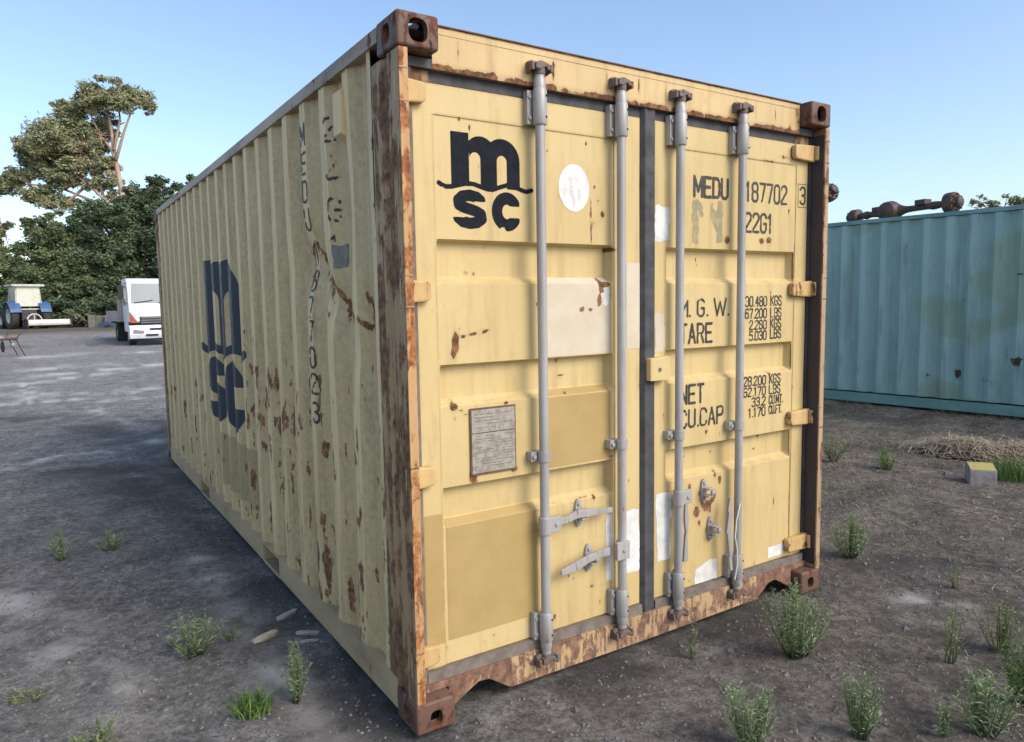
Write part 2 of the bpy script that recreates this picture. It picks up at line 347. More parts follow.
def casting(parent, mat, x0, x1, y0, y1, z0, z1, sx, sy, top):
    """rounded block; sx,sy = outward directions; holes outward in x, y and on top or bottom"""
    q = .011; bm = bmesh.new(); bmesh.ops.create_cube(bm, size=1)
    for v in bm.verts: v.co = ((x0+x1)/2+v.co.x*(x1-x0), (y0+y1)/2+v.co.y*(y1-y0), (z0+z1)/2+v.co.z*(z1-z0))
    bmesh.ops.bevel(bm, geom=list(bm.edges), offset=q, segments=4, affect='EDGES', profile=.5)
    bm.normal_update(); sz = 1 if top else -1
    kill = [f for f in bm.faces if f.calc_area() > .005 and (f.normal.x*sx > .9 or f.normal.y*sy > .9 or f.normal.z*sz > .9)]
    bmesh.ops.delete(bm, geom=kill, context='FACES')
    mb = MB(); cx, cy, cz = (x0+x1)/2, (y0+y1)/2, (z0+z1)/2; w, l, h = x1-x0-2*q, y1-y0-2*q, z1-z0-2*q
    r = (.037, .040) if top else (.026, .030); o = (0, 0) if top else (0, -.008)
    plate_hole(mb, (cx, y0 if sy < 0 else y1, cz), (1,0,0), (0,0,1), (0,sy,0), w, h, *r, .03, o)
    plate_hole(mb, (x0 if sx < 0 else x1, cy, cz), (0,1,0), (0,0,1), (sx,0,0), l, h, .030, .034, .03, o)
    plate_hole(mb, (cx, cy, z1 if top else z0), (1,0,0), (0,1,0), (0,0,sz), w, l, .032, .060, .03)
    vs = [bm.verts.new(p) for p in mb.v]
    for f in mb.f: bm.faces.new([vs[i] for i in f])
    bmesh.ops.remove_doubles(bm, verts=bm.verts, dist=1e-4); bmesh.ops.recalc_face_normals(bm, faces=bm.faces)
    me = bpy.data.meshes.new('corner_casting'); bm.to_mesh(me); bm.free(); me.shade_smooth(); me.set_sharp_from_angle(angle=R(30)); me.materials.append(mat)
    ob = bpy.data.objects.new('corner_casting', me); col.objects.link(ob); ob.parent = parent
    return ob
PITCH, FL, SL, DEP = .2785, .072, .068, .036
def corr(y, y0, phase=0.0):
    """depth (0 = outer flat, DEP = inner flat) of the trapezoid wall profile"""
    t = np.mod(y-y0+phase, PITCH)
    return np.interp(t, [0, FL, FL+SL, FL+SL+(PITCH-FL-2*SL), PITCH], [0, 0, DEP, DEP, 0])
def corr_breaks(ya, yb, y0, sub=(4, 5, 4, 5)):
    out = []; k = math.floor((ya-y0)/PITCH)-1
    while y0+k*PITCH < yb:
        b = y0+k*PITCH; xs = [0, FL, FL+SL, PITCH-SL, PITCH]
        for i in range(4): out += list(np.linspace(b+xs[i], b+xs[i+1], sub[i]+1)[:-1])
        if sub[0] > 1: out += [b+FL+.003, b+PITCH-.003]

        k += 1
    out = sorted(set(round(o, 5) for o in out)); out = [o for o in out if ya+.003 < o < yb-.003]
    return np.array([ya]+out+[yb])

# ================================================================== GROUND
def axis(fine0, fine1, step, lo, hi, g=1.16):
    a = list(np.arange(fine0, fine1, step)); s = step; x = a[-1]
    while x < hi: s *= g; x += s; a.append(x)
    s = step; x = a[0]; pre = []
    while x > lo: s *= g; x -= s; pre.append(x)
    return np.array(pre[::-1]+a)
def smooth(a, b, x):
    t = np.clip((x-a)/(b-a), 0, 1); return t*t*(3-2*t)
TL = np.array([8.74, 4.17]); TD = np.array([.104, -1.0])/np.hypot(.104, 1)      # foot line of the teal container
def gz(x, y):
    x = np.asarray(x, float); y = np.asarray(y, float)
    z = .34*smooth(33, 47, np.hypot(x, y))
    z = z+.035*(vnoise(x+50, y+50, 1.3, 3)-.5)+.034*(vnoise(x+9, y+80, .24, 4)-.5)*smooth(400, 20, np.hypot(x, y))+.016*(np.abs(vnoise(x+31, y+12, .11, 2)-.5)*2)**1.5*smooth(14, 7, np.hypot(x, y))
    near = smooth(.35, .0, np.abs(x-1.2)-1.3)*smooth(.35, .0, np.abs(y-3)-3.1)      # under the container
    z = z*(1-near)-.012*near-.004
    # disturbed soil in front of the teal container
    n = (x-TL[0])*(-TD[1])+(y-TL[1])*TD[0]; dist = -n   # >0 on the yard side
    band = np.exp(-((dist-.35)/.38)**2)*smooth(-6, -2, y)*smooth(9, 6, y)
    z = z+band*(.05+.09*vnoise(x, y, .45, 4))
    return z
def make_ground():
    xs = axis(-3.6, 5.2, .035, -900, 900, 1.055); ys = axis(-2.3, 6.0, .035, -900, 900, 1.055)
    s = NT('dusty_dark_yard_ground')
    big = s.noise(.35, 5, .6); mid = s.noise(2.6, 6, .65); fine = s.noise(45, 7, .85); sp = s.noise(110, 3, .8)
    c = s.mix(s.mr(mid, .3, .7), (.275, .260, .248), (.41, .388, .365))
    sx = s.n('ShaderNodeSeparateXYZ'); s.L(s.tc.outputs['Object'], sx.inputs[0])
    # browner soil on the right of the container, dusty grey tracks in the far yard on the left
    side = s.mr(s.math('ADD', s.math('ADD', sx.outputs[0], s.math('MULTIPLY', sx.outputs[1], -.3)), s.math('MULTIPLY', big, 3.0)), 1.2, 4.6)
    brown = s.mix(s.mr(mid, .35, .65), (.155, .135, .112), (.30, .258, .21))
    c = s.mix(side, c, brown)
    tr = s.noise(1.0, 6, .68, s.co((.16, .55, 1), (0, 0, R(14))), 1.2); far = s.mr(sx.outputs[1], 5.5, 10)
    c = s.mix(s.math('MULTIPLY', s.math('MULTIPLY', s.mr(tr, .50, .66), far), .75), c, (.44, .41, .385))
    tr2 = s.noise(1.0, 4, .6, s.co((.9, .16, 1), (0, 0, R(38))))
    c = s.mix(s.math('MULTIPLY', s.math('MULTIPLY', s.mr(tr2, .56, .70), s.mr(sx.outputs[1], 3, 7)), .5), c, (.38, .365, .35))
    dust = s.noise(1.1, 6, .7); c = s.mix(s.math('MULTIPLY', s.mr(dust, .52, .72), s.mr(fine, .4, .65, .25, .85)), c, (.34, .325, .31))
    straw = s.noise(1.0, 6, .75, s.co((1.6, 2.6, 1), (0, 0, R(-20))))
    c = s.mix(s.math('MULTIPLY', s.math('MULTIPLY', s.mr(straw, .55, .66), side), s.mr(sx.outputs[0], 2.8, 4.6, .15, .95)), c, (.32, .265, .195))
    gp = s.noise(1.7, 5, .7, s.co((1, 1, 1), (0, 0, 1))); c = s.mix(s.math('MULTIPLY', s.math('MULTIPLY', s.mr(gp, .56, .64), side), s.mr(sx.outputs[0], 3.2, 5.5, 0, .6)), c, (.11, .135, .06))
    verge = s.mr(s.math('ADD', sx.outputs[1], s.math('MULTIPLY', s.noise(.15, 3), 8)), 46, 52); c = s.mix(verge, c, (.16, .13, .085))
    c = s.mix(s.mr(fine, .49, .60, 0, .60), c, (.062, .060, .060)); c = s.mix(s.mr(sp, .57, .67, 0, .4), c, (.40, .39, .37))
    cl = s.noise(19, 8, .82, None, .4); c = s.mix(1.0, c, s.mix(s.mr(cl, .40, .60), (.62, .60, .58), (1.26, 1.26, 1.26)), 'MULTIPLY'); cl2 = s.noise(4.5, 6, .75); c = s.mix(1.0, c, s.mix(s.mr(cl2, .38, .62), (.78, .77, .76), (1.15, 1.15, 1.15)), 'MULTIPLY')  # light and dark of clods put into colour where bump shading hardly shows
    at_ = s.attr(); c = s.mix(s.math('MULTIPLY', at_[1], s.mr(mid, .3, .6, .6, 1.0)), c, (.74, .70, .65)); c = s.mix(s.math('MULTIPLY', at_[0], .8), c, (.075, .068, .062))
    blot = s.noise(6.5, 5, .75); c = s.mix(s.mr(blot, .52, .68, 0, .45), c, (.075, .07, .066))
    s.bump(s.math('ADD', s.math('MULTIPLY', fine, 1.0), s.math('ADD', s.math('MULTIPLY', sp, .45), s.math('MULTIPLY', s.noise(14, 4, .7), .9))), 1.0, .035)
    tracks = [([(0,404),(60,400),(130,392),(165,386)], .16), ([(0,379),(60,374),(130,367),(160,364)], .5), ([(0,384),(50,381),(120,371)], .25), ([(0,395),(70,394),(140,388)], .2), ([(30,357),(80,354),(140,352)], .5), ([(20,371),(70,366),(110,364)], .4), ([(90,408),(125,425),(170,450),(190,470)], .12),
              ([(24,385),(32,400)], .15), ([(110,400),(165,396)], .22), ([(40,407),(80,404)], .08), ([(0,470),(60,455),(120,450)], .10), ([(0,600),(60,640),(130,720)], .14), ([(200,560),(300,700),(360,740)], .10), ([(915,598),(960,604)], .09)]
    darks = [([(0,420),(80,420),(140,440)], .5), ([(150,500),(120,470),(60,470)], .35), ([(150,420),(200,500),(290,600),(400,730)], .30), ([(215,545),(250,548)], .12), ([(822,412),(920,424),(1022,436)], .35), ([(455,720),(600,670),(760,612)], .20), ([(820,440),(900,450)], .3), ([(850,560),(960,560)], .2), ([(20,348),(140,345)], .8)]
    def field(U, V, sets):
        out = np.zeros(U.shape)
        for pts, wd in sets:
            P = [tuple(ground_at(*q)[:2]) for q in pts]; n = vnoise(U, V, max(.12, wd*1.2), 4)
            d = -seg_sd(U+.5*wd*(vnoise(U, V, .6+wd, 3)-.5), V+.5*wd*(vnoise(U+9, V, .6+wd, 3)-.5), P, 0.0); out = np.maximum(out, np.exp(-(d/wd)**2)*smooth(.30, .62, n))
        return out
    def gw(U, V): return np.stack([field(U, V, darks), field(U, V, tracks), U*0], -1)
    g = grid_mesh('ground', xs, ys, lambda U, V: (U, V, gz(U, V)), s.out(c, .95), None, gw, smooth=True, angle=80)
    tag(g, 'dark gravelly yard ground with dusty tracks', None, None, 'structure')
make_ground()

# ================================================================== YELLOW CONTAINER
root = empty('shipping_container', (0, 0, 0), 0, 'weathered yellow shipping container with rust stains, closed double doors and grey locking rods', 'shipping container')
cst = M['casting']
for (sx_, sy_) in ((-1, -1), (1, -1), (-1, 1), (1, 1)):
    xa, xb = (0, .162) if sx_ < 0 else (WD-.162, WD); ya, yb = (0, .178) if sy_ < 0 else (LN-.178, LN)
    for top in (0, 1):
        o = casting(root, cst, xa, xb, ya, yb, HT-.118 if top else 0, HT if top else .118, sx_, sy_, bool(top))
        o.location = (-.004 if sx_ < 0 else .004, -.005 if sy_ < 0 else .005, .004 if top else 0)
# corner posts
def post(x0, sgn):
    # side plate with a fold, rusty; x0 = outer face, sgn = +1 for inward direction
    mb = MB(); X = lambda t: x0+sgn*t
    prof = [(0, .0), (0, .095), (.014, .112), (.014, .150), (.006, .165), (.006, .235), (.009, .2615), (.03, .2615), (.16, .262), (.16, .088), (.036, .088), (.036, 0.0)]
    mb.prism([(X(a), b) for a, b in prof], 2, .1185, HT-.1185)
    return mb.build('corner_post', M['post'], root, bevel=.004)
for x0, sg in ((0.0, 1), (WD, -1)):
    p = post(x0, sg)
    e = MB(); a, b = sorted((x0+sg*.0015, x0+sg*.0355)); e.box(a, b, -.004, .004, .1185, HT-.1185)
    e.build('post_edge', M['post_edge'] if sg > 0 else M['post_tan'], p, bevel=.0015)
for x0, sg in ((0.0, 1), (WD, -1)):
    mb = MB(); a, b = sorted((x0+sg*.002, x0+sg*.13)); mb.box(a, b, LN-.15, LN-.002, .1185, HT-.1185); mb.build('corner_post', M['post'], root, bevel=.008)
# top rails, bottom rails
for x0, sg in ((0.0, 1), (WD, -1)):
    mb = MB(); a, b = sorted((x0-sg*.0, x0+sg*.06)); mb.box(a, b, .1785, LN-.1785, 2.535, 2.589); mb.build('top_rail', M['rail'], root, bevel=.003)
    mb = MB(); X = lambda t: x0+sg*t
    # bottom rail face with the two forklift pocket openings
    pk = [(1.83, 2.19), (3.87, 4.23)]; segs = [(.1785, 1.83), (2.19, 3.87), (4.23, LN-.1785)]
    for (s0, s1) in segs:
        a, b = sorted((X(0.0), X(.006))); mb.box(a, b, s0, s1, .028, .148)
        a, b = sorted((X(.0061), X(.05))); mb.box(a, b, s0, s1, .142, .148); mb.box(a, b, s0, s1, .028, .034)
    for (s0, s1) in pk:
        a, b = sorted((X(0.0), X(.006))); mb.box(a, b, s0, s1, .022, .040); mb.box(a, b, s0, s1, .136, .148)
        a, b = sorted((X(.0061), X(.9))); mb.box(a, b, s0, s0+.005, .03, .14); mb.box(a, b, s1-.005, s1, .03, .14); mb.box(a, b, s0, s1, .141, .147)
        mb.box(a, b, s0+.006, s1-.006, .024, .029)
    mb.build('bottom_rail', M['rail_low'], root)
# side wall with corrugations, dents and rust
Y0S = .505      # start of an outer flat
def dent(y, z):
    d = .012*(vnoise(y*1.0, z*.6+4, .35, 3)-.5)*smooth(2.8, .9, y)
    d = d+.050*np.exp(-((y-1.12)/.16)**2-((z-1.80)/.13)**2)+.030*np.exp(-(((y-.75)-(z-1.6)*.9)/.10)**2-((z-1.62)/.22)**2)
    d = d+.026*np.exp(-((y-.60)/.10)**2-((z-1.95)/.5)**2)+.02*np.exp(-((y-.42)/.07)**2-((z-1.45)/.16)**2)
    return d+.004*(vnoise(y, z, .9, 2)-.5)
def side_x(y, z, off=0.0):
    fade = smooth(.262, .33, y)*smooth(LN-.15, LN-.22, y)
    return .010+corr(y, Y0S)*fade+dent(y, z)+off
spots = []      # (y, z, ry, rz_up, rz_down, strength, grime)
for (y, z) in [(1.16,1.86),(1.06,1.88),(.99,1.8),(.83,1.71),(.72,1.61),(.6,1.56),(.42,1.51),(.36,1.49),(.43,1.6),(.41,1.54)]: spots.append((y, z, .018, .025, .06, .9))
for a, b in [((1.08,1.90),(.99,1.80)),((.99,1.80),(.83,1.71)),((.83,1.71),(.72,1.61)),((.72,1.61),(.6,1.56)),((.6,1.56),(.42,1.51)),((.42,1.51),(.36,1.49)),((.45,1.64),(.41,1.54)),((.95,1.72),(.84,1.56))]:
    for t in np.linspace(0, 1, 9): spots.append((a[0]+(b[0]-a[0])*t, a[1]+(b[1]-a[1])*t, .011, .012, .017, .95))
spots += [(1.18,1.85,.06,.05,.09,.95),(1.16,1.73,.05,.03,.06,.7),(1.17,1.62,.03,.05,.12,.45),(1.19,1.78,.03,.02,.25,.8),(1.14,1.84,.03,.03,.2,.9),(.37,1.37,.02,.05,.08,.7),(.92,1.44,.02,.04,.06,.9),(1.5,1.28,.05,.012,.012,.7),
 (2.18,1.21,.07,.03,.04,.8),(2.03,1.20,.08,.035,.07,1.0),(1.91,1.2,.07,.04,.06,.95),(1.84,1.17,.06,.03,.07,.7),(2.39,1.2,.05,.02,.03,.6),(2.03,1.02,.06,.05,.10,.8),(1.72,1.19,.02,.06,.1,.6),(1.64,1.0,.07,.04,.08,.9),(1.54,1.0,.06,.05,.09,.95),(1.5,.98,.05,.04,.09,.9),
 (1.95,1.12,.07,.03,.08,.6),(2.32,1.0,.05,.04,.08,.7),(2.1,1.0,.05,.06,.08,.7),(1.84,.94,.04,.03,.07,.8),(1.77,.89,.04,.03,.06,.8),(2.6,1.02,.05,.05,.08,.55),(4.95,.69,.10,.05,.08,.7),(4.3,.78,.12,.03,.06,.65),(4.1,.85,.09,.03,.05,.6),(3.9,.72,.10,.04,.07,.6),(4.6,.8,.1,.04,.06,.5),(.61,1.44,.025,.012,.02,.6),(1.78,1.8,.03,.02,.03,.5),(2.24,1.41,.03,.02,.03,.5),
 (2.3,.85,.06,.03,.09,.7),(2.0,.86,.05,.03,.09,.75),(2.15,.92,.05,.03,.07,.7),(1.93,.78,.03,.02,.07,.7),(2.45,.9,.05,.03,.06,.6),
 (1.77,.71,.04,.025,.05,.95),(1.7,.64,.025,.02,.08,.9),(2.67,.53,.06,.02,.15,.65),(2.43,.52,.04,.03,.14,.85),(2.88,.35,.05,.03,.14,.6),(2.95,.5,.04,.03,.2,.5),(2.0,.5,.05,.02,.05,.7),(2.31,.30,.05,.02,.12,.85),(2.1,.36,.05,.03,.14,.9),(1.73,.30,.03,.02,.06,.85),
 (1.46,.60,.03,.04,.05,.95),(1.45,.46,.02,.02,.16,1.0),(1.51,.25,.03,.02,.12,.9),(1.02,.93,.02,.02,.05,.9),(.85,.82,.02,.015,.03,.8),(.58,.96,.015,.02,.03,.8),(.41,.88,.015,.012,.03,.6),(1.15,.71,.02,.015,.03,.6),(1.05,.58,.02,.02,.04,.9),(1.14,.5,.02,.02,.04,.8),
 (1.13,.42,.025,.03,.22,.95),(1.03,.41,.025,.03,.18,.95),(.89,.46,.02,.02,.10,.9),(.76,.62,.02,.02,.04,.7),(.53,.72,.025,.02,.03,.85),(.57,.69,.02,.01,.02,.8),(.3,.66,.02,.015,.03,.7),(.74,.33,.015,.03,.2,.8),(.54,.47,.03,.02,.10,1.0),(.66,.33,.04,.04,.16,.95),(.6,.30,.03,.02,.1,.8),(.34,.54,.035,.03,.18,.95),(.27,.86,.02,.02,.2,.8),(1.11,.2,.04,.02,.05,.8),
 (1.36,.40,.015,.02,.15,.5),(1.62,.42,.015,.02,.1,.5),(.8,.2,.1,.03,.03,.4),(3.3,.4,.05,.02,.1,.4),(3.6,.3,.06,.02,.1,.45),(5.7,.3,.1,.05,.1,.5),(5.2,.25,.2,.05,.05,.5)]
spots = [(a_, b_, min(c_, .035), d_, e_, f_) for a_, b_, c_, d_, e_, f_ in spots]
rs = random.Random(11)
for i in range(300):
    y = .3+5.5*rs.random()**1.3; z = .2+1.25*rs.random()**1.6; spots.append((y, z, rs.uniform(.005, .014), rs.uniform(.005, .014), rs.uniform(.02, .16), rs.uniform(.55, .9)))
for i in range(90):
    spots.append((rs.uniform(1.3, 2.6), rs.uniform(.75, 1.25), rs.uniform(.008, .02), rs.uniform(.008, .02), rs.uniform(.015, .06), rs.uniform(.6, .85)))
def wear_shade_side(U, V):
    r = np.zeros(U.shape); g = np.zeros(U.shape)
    uu = U+.02*(vnoise(U*3, V, .08, 3)-.5); vv = V+.03*(vnoise(U+8, V*2, .06, 3)-.5)
    for (y, z, ry, ru, rd, st) in spots:
        dv = vv-z; rz = np.where(dv > 0, ru, rd)*1.15
        k = np.exp(-((uu-y)/(ry*1.15))**2-(dv/(rz*1.3))**2); r = np.maximum(r, k*st*.84)
        dr = np.where(dv < 0, np.exp(-((uu-y)/(ry*.8))**2)*np.exp(dv/(rd*3.0)), 0)*st; g = np.maximum(g, dr*.5); r = np.maximum(r, dr*.60)
    r = np.maximum(r, .32*smooth(.29, .262, U)); r = np.maximum(r, .34*smooth(5.75, 5.9, U))
    low = smooth(.30, .15, V); g = np.maximum(g, low*(.15+.5*vnoise(U, V*.3, .05, 3))*.6); g = np.maximum(g, .75*smooth(.85, .2, V)*smooth(.45, .75, vnoise(U*1.0+2, V*.12, .045, 3)))
    g = np.maximum(g, .35*smooth(.62, .72, vnoise(U*1.0, V*.08, .035, 2)))      # long pale/dark run marks
    cr_d = corr(U, Y0S); g = np.maximum(g, smooth(.0003, .0015, cr_d)*(.44+.35*vnoise(U, V*.3, .05, 3)))     # shade of slopes and troughs painted as darker tone beside the outer flats
    alt = box_sd(U, V, 2.33, 3.35, .28, .68); b = np.where(alt+.02*(vnoise(U, V, .1)-.5) > 0, .75, 0.0)
    return np.stack([r, g, b], -1)
yb = corr_breaks(.262, LN-.15, Y0S)
side = grid_mesh('side_panel', yb, np.linspace(.148, 2.536, 190), lambda U, V: (side_x(U, V), U, V), M['side'], root, wear_shade_side, smooth=True, angle=15)
# the hidden long side, end wall, roof, floor
yc = corr_breaks(.262, LN-.15, Y0S, (1, 1, 1, 1))
grid_mesh('side_panel', yc, np.linspace(.148, 2.536, 12), lambda U, V: (WD-.010-corr(U, Y0S), U, V), M['side'], root, lambda U, V: np.stack([U*0, U*0, U*0], -1), smooth=False)
xe = corr_breaks(.13, WD-.13, .2, (1, 1, 1, 1))
grid_mesh('end_wall', xe, np.linspace(.12, 2.50, 12), lambda U, V: (U, LN-.012-corr(U, .2), V), M['side'], root, lambda U, V: np.stack([U*0, U*0, U*0], -1), smooth=False)
for za, zb in ((.03, .14), (2.50, 2.585)): MB().box(.162, WD-.162, LN-.07, LN-.002, za, zb).build('end_rail', M['rail_low'], root)
mb = MB(); 
yr = corr_breaks(.06, LN-.06, .2, (1, 1, 1, 1)); pr = [(float(y), 2.575+.5*(-float(corr(y, .2)))+.004) for y in yr]
for (a, b), (c, d) in zip(pr[:-1], pr[1:]): mb.quad((.06, a, b), (WD-.06, a, b), (WD-.06, c, d), (.06, c, d))
mb.build('roof_panel', M['rail'], root)
mb = MB(); mb.box(.06, WD-.06, .12, LN-.08, .15, .175); mb.build('floor_panel', M['dark'], root)

# side logo and numbers draped over the corrugations
def drape(y_of):   # decal u,v -> wall
    return lambda u, v: (side_x(y_of(u, v), v, -.0022), y_of(u, v), v)
K = 1.39/.416
def side_logo_sdf(U, V):   # U grows to the right of the picture = -y
    u = .19+(U-0)/K; v = 1.885+(V-.755)*(2.236-1.885)/(1.95-.755)
    return logo_sdf(u, v, 5)*2.0
decal('logo_lettering', side_logo_sdf, -.03, 1.42, .73, 1.97, .010, lambda u, v: (side_x(3.855-u, v, -.0025), 3.855-u, v), M['logo_side'], side)
zz = {'M': 2.42, 'E': 2.30, 'D': 2.18, 'U': 2.05}
col_txt = [('M', 2.44), ('E', 2.31), ('D', 2.18), ('U', 2.05), ('1', 1.89), ('8', 1.765), ('7', 1.64), ('7', 1.525), ('0', 1.40), ('2', 1.275), ('3', 1.135)]
text_decal('number_lettering', [(c, 0, .060, z-.095, z) for c, z in col_txt], .0062, lambda u, v: (side_x(1.135-.022*(2.44-v)-u, v, -.0025), 1.135-.022*(2.44-v)-u, v), M['letters'], side, cell=.0045, wear=1.5, thr=.62)
text_decal('number_lettering', [(c, 0, .060, z-.095, z) for c, z in [('2', 2.40), ('2', 2.24), ('G', 2.06), ('1', 1.90)]], .0068, lambda u, v: (side_x(.80-.03*(2.4-v)-u, v, -.0025), .80-.03*(2.4-v)-u, v), M['letters'], side, cell=.0045, wear=3.5, seed=3, thr=.47)
decal('touch_up_patch', lambda U, V: box_sd(U, V, 0, .085, 1.76, 1.86)-.02*(vnoise(U, V, .04)-.5), -.02, .11, 1.74, 1.88, .006, lambda u, v: (side_x(.775-u, v, -.0026), .775-u, v), M['greypatch'], side)
# small vent cover under the top rail
mb = MB(); mb.prism([(.004, 2.30), (.004, 2.47), (.04, 2.49), (.04, 2.28)], 1, .575, .665); mb.build('vent_cover', M['side'], side, bevel=.004)

# header and sill
mb = MB(); mb.box(.1625, WD-.1625, .062, .080, 2.438, 2.588); hd = mb.build('door_header', M['header'], root, bevel=.004)
me = hd.data; a = me.color_attributes.new('wear', 'FLOAT_COLOR', 'POINT')
# a denser face for the header with rust along its lower edge
bpy.data.objects.remove(hd)
def header_face(U, V): return (U, np.full(U.shape, .062)+.0015*(vnoise(U, V, .3)-.5), V)
def header_wear(U, V):
    r = .66*smooth(2.474, 2.443, V)*(.25+1.1*vnoise(U, V*0, .05, 3)); 
    for x in (.27, .70, .98, 1.16, 1.32, 1.86, 1.93, 2.08): r = np.maximum(r, .40*np.exp(-((U-x)/.006)**2)*smooth(2.44, 2.51, V)*smooth(2.588, 2.53, V))
    r = np.maximum(r, .42*smooth(2.10, 2.27, U)*vnoise(U, V, .05)); r = np.maximum(r, .4*smooth(2.580, 2.588, V))
    return np.stack([r, r*.8, r*0], -1)
hd = grid_mesh('door_header', np.linspace(.1625, WD-.1625, 260), np.linspace(2.438, 2.588, 22), header_face, M['header'], root, header_wear, smooth=True)
mb = MB(); mb.box(.1625, WD-.1625, .065, .12, 2.4385, 2.5875); mb.build('header_tube', M['gasket_low'], hd)
mb = MB(); mb.box(.1625, WD-.1625, .055, .12, 2.5885, 2.593); mb.build('header_lip', M['platerust'], hd)
for xa, xb in ((.036, .1620), (WD-.1620, WD-.036)): MB().box(xa, xb, .064, .12, 2.438, HT-.120).build('header_end', M['gasket'], hd)
mb = MB(); sp_ = [(.037, .138), (.037, .1195), (.163, .1195), (.163, .036), (.184, .034), (.245, .070), (.300, .098), (.350, .093), (.40, .058), (.45, .026), (1.20, .021), (1.988, .026), (2.038, .058), (2.088, .093), (2.138, .098), (2.193, .070), (2.254, .034), (2.275, .036), (2.275, .1195), (2.401, .1195), (2.401, .138)]
sp_ = [(x, .148 if z == .138 else z) for x, z in sp_]
mid_sill = [(.45, .148)]+[p for p in sp_ if .449 < p[0] < 1.989 and p[1] < .14]+[(1.988, .148)]
mb.prism(mid_sill, 1, .058, .105); sill = mb.build('door_sill', M['sill'], root, bevel=.002)
for keep in (lambda x: x <= .4505, lambda x: x >= 1.9875):
    q_ = [p for p in sp_ if keep(p[0])]; q_ = q_+[(.4495, .148)] if q_[0][0] < 1 else [(1.9885, .148)]+q_
    MB().prism(q_, 1, .0583, .105).build('sill_gusset', M['sill_rust'], sill, bevel=.002)
mb = MB(); mb.box(.46, WD-.46, .1055, .16, .03, .12); mb.build('sill_backing', M['dark'], sill)

# doors
DY = .085
GR = [(1.698, 1.836), (1.232, 1.366), (.765, .893)]; GD = .040
door_spots = {
 'L': [(.908,1.97,.004,.10,.02,.9),(.912,1.90,.004,.02,.06,.9),(.925,1.93,.03,.03,.03,.45),(.246,1.457,.012,.03,.04,1.0),(.28,1.475,.02,.006,.008,.8),(.33,1.48,.03,.006,.006,.75),(.379,1.49,.02,.008,.006,.8),(.974,1.969,.014,.02,.02,.75),(.96,1.94,.01,.01,.01,.6),(.318,1.715,.012,.01,.01,.7),(.353,1.712,.01,.01,.01,.7),(.975,1.655,.04,.03,.05,1.0),(.956,1.60,.02,.02,.05,.9),(1.0,1.62,.03,.05,.02,.6),(.856,1.562,.02,.006,.006,.8),(.87,1.55,.01,.006,.006,.7),
  (.236,1.416,.01,.02,.02,.6),(.232,1.205,.018,.02,.02,1.1),(.235,1.228,.015,.008,.01,.8),(.26,1.187,.02,.008,.008,.8),(.285,1.172,.015,.008,.008,.8),(.768,1.287,.02,.005,.006,.8),(.28,2.284,.008,.006,.008,1.0),(.31,.925,.02,.02,.03,.9),(.50,.928,.02,.015,.02,.9),(.47,1.20,.012,.01,.01,.6),
  (.70,.60,.008,.006,.01,.7),(.97,.77,.008,.02,.03,.7),(.92,.74,.01,.01,.01,.6),(.90,.34,.02,.005,.008,.7),(.97,.335,.015,.006,.006,.7),(.86,.22,.008,.01,.01,.6),(.95,.25,.01,.02,.01,.6),(.18,.26,.01,.01,.015,.6),(.45,.215,.01,.006,.006,.5),(.12,1.6,.005,.005,.005,.6),(1.03,1.82,.02,.012,.012,.9),(.62,.245,.01,.01,.01,.5),(.76,.455,.012,.006,.02,.6),(1.02,.91,.015,.012,.015,.5)],
 'R': [(1.493,.86,.010,.015,.03,.75),(1.52,.84,.008,.01,.01,.6),(1.635,.595,.03,.012,.02,1.0),(1.68,.62,.015,.03,.03,.95),(1.565,.56,.02,.02,.03,.85),(1.587,.50,.012,.02,.03,.8),(1.728,.70,.012,.02,.02,.8),(1.69,.73,.01,.01,.02,.7),(1.624,.955,.010,.012,.02,.85),(2.032,.812,.010,.006,.008,.8),(1.893,.699,.008,.008,.02,.6),(2.154,.52,.006,.03,.03,.75),(2.13,.56,.006,.01,.01,.6),
  (2.167,2.318,.04,.012,.012,.62),(2.06,2.29,.07,.008,.014,.55),(1.766,1.885,.016,.015,.015,1.0),(2.021,1.887,.018,.014,.016,1.0),(2.076,1.895,.02,.014,.016,1.0),(2.0,2.37,.008,.01,.02,.6),(1.515,.70,.014,.02,.04,.8),(1.588,.40,.01,.02,.03,.5),(1.60,.66,.03,.02,.04,.55),(1.64,.46,.03,.02,.03,.5),(2.10,1.205,.012,.012,.01,.6),(2.19,1.69,.01,.006,.006,.6),(1.49,.36,.012,.02,.05,.55),(2.30,1.86,.006,.02,.04,.5),(1.62,.56,.06,.03,.03,.45)]}
rsd = random.Random(21)
for key_, xa_, xb_ in (('L', .10, 1.17), ('R', 1.30, 2.37)):
    for i in range(75):
        t_ = rsd.uniform(.003, .007); door_spots[key_].append((rsd.uniform(xa_, xb_), .2+2.15*rsd.random()**1.3, t_, t_, t_*rsd.uniform(1, 5), rsd.uniform(.5, .8)))
def gdepth(z):
    d = np.zeros(z.shape)
    for a, b in GR: d = np.maximum(d, np.interp(z, [a-.026, a+.004, b-.010, b+.003], [0, GD, GD, 0]))
    return d
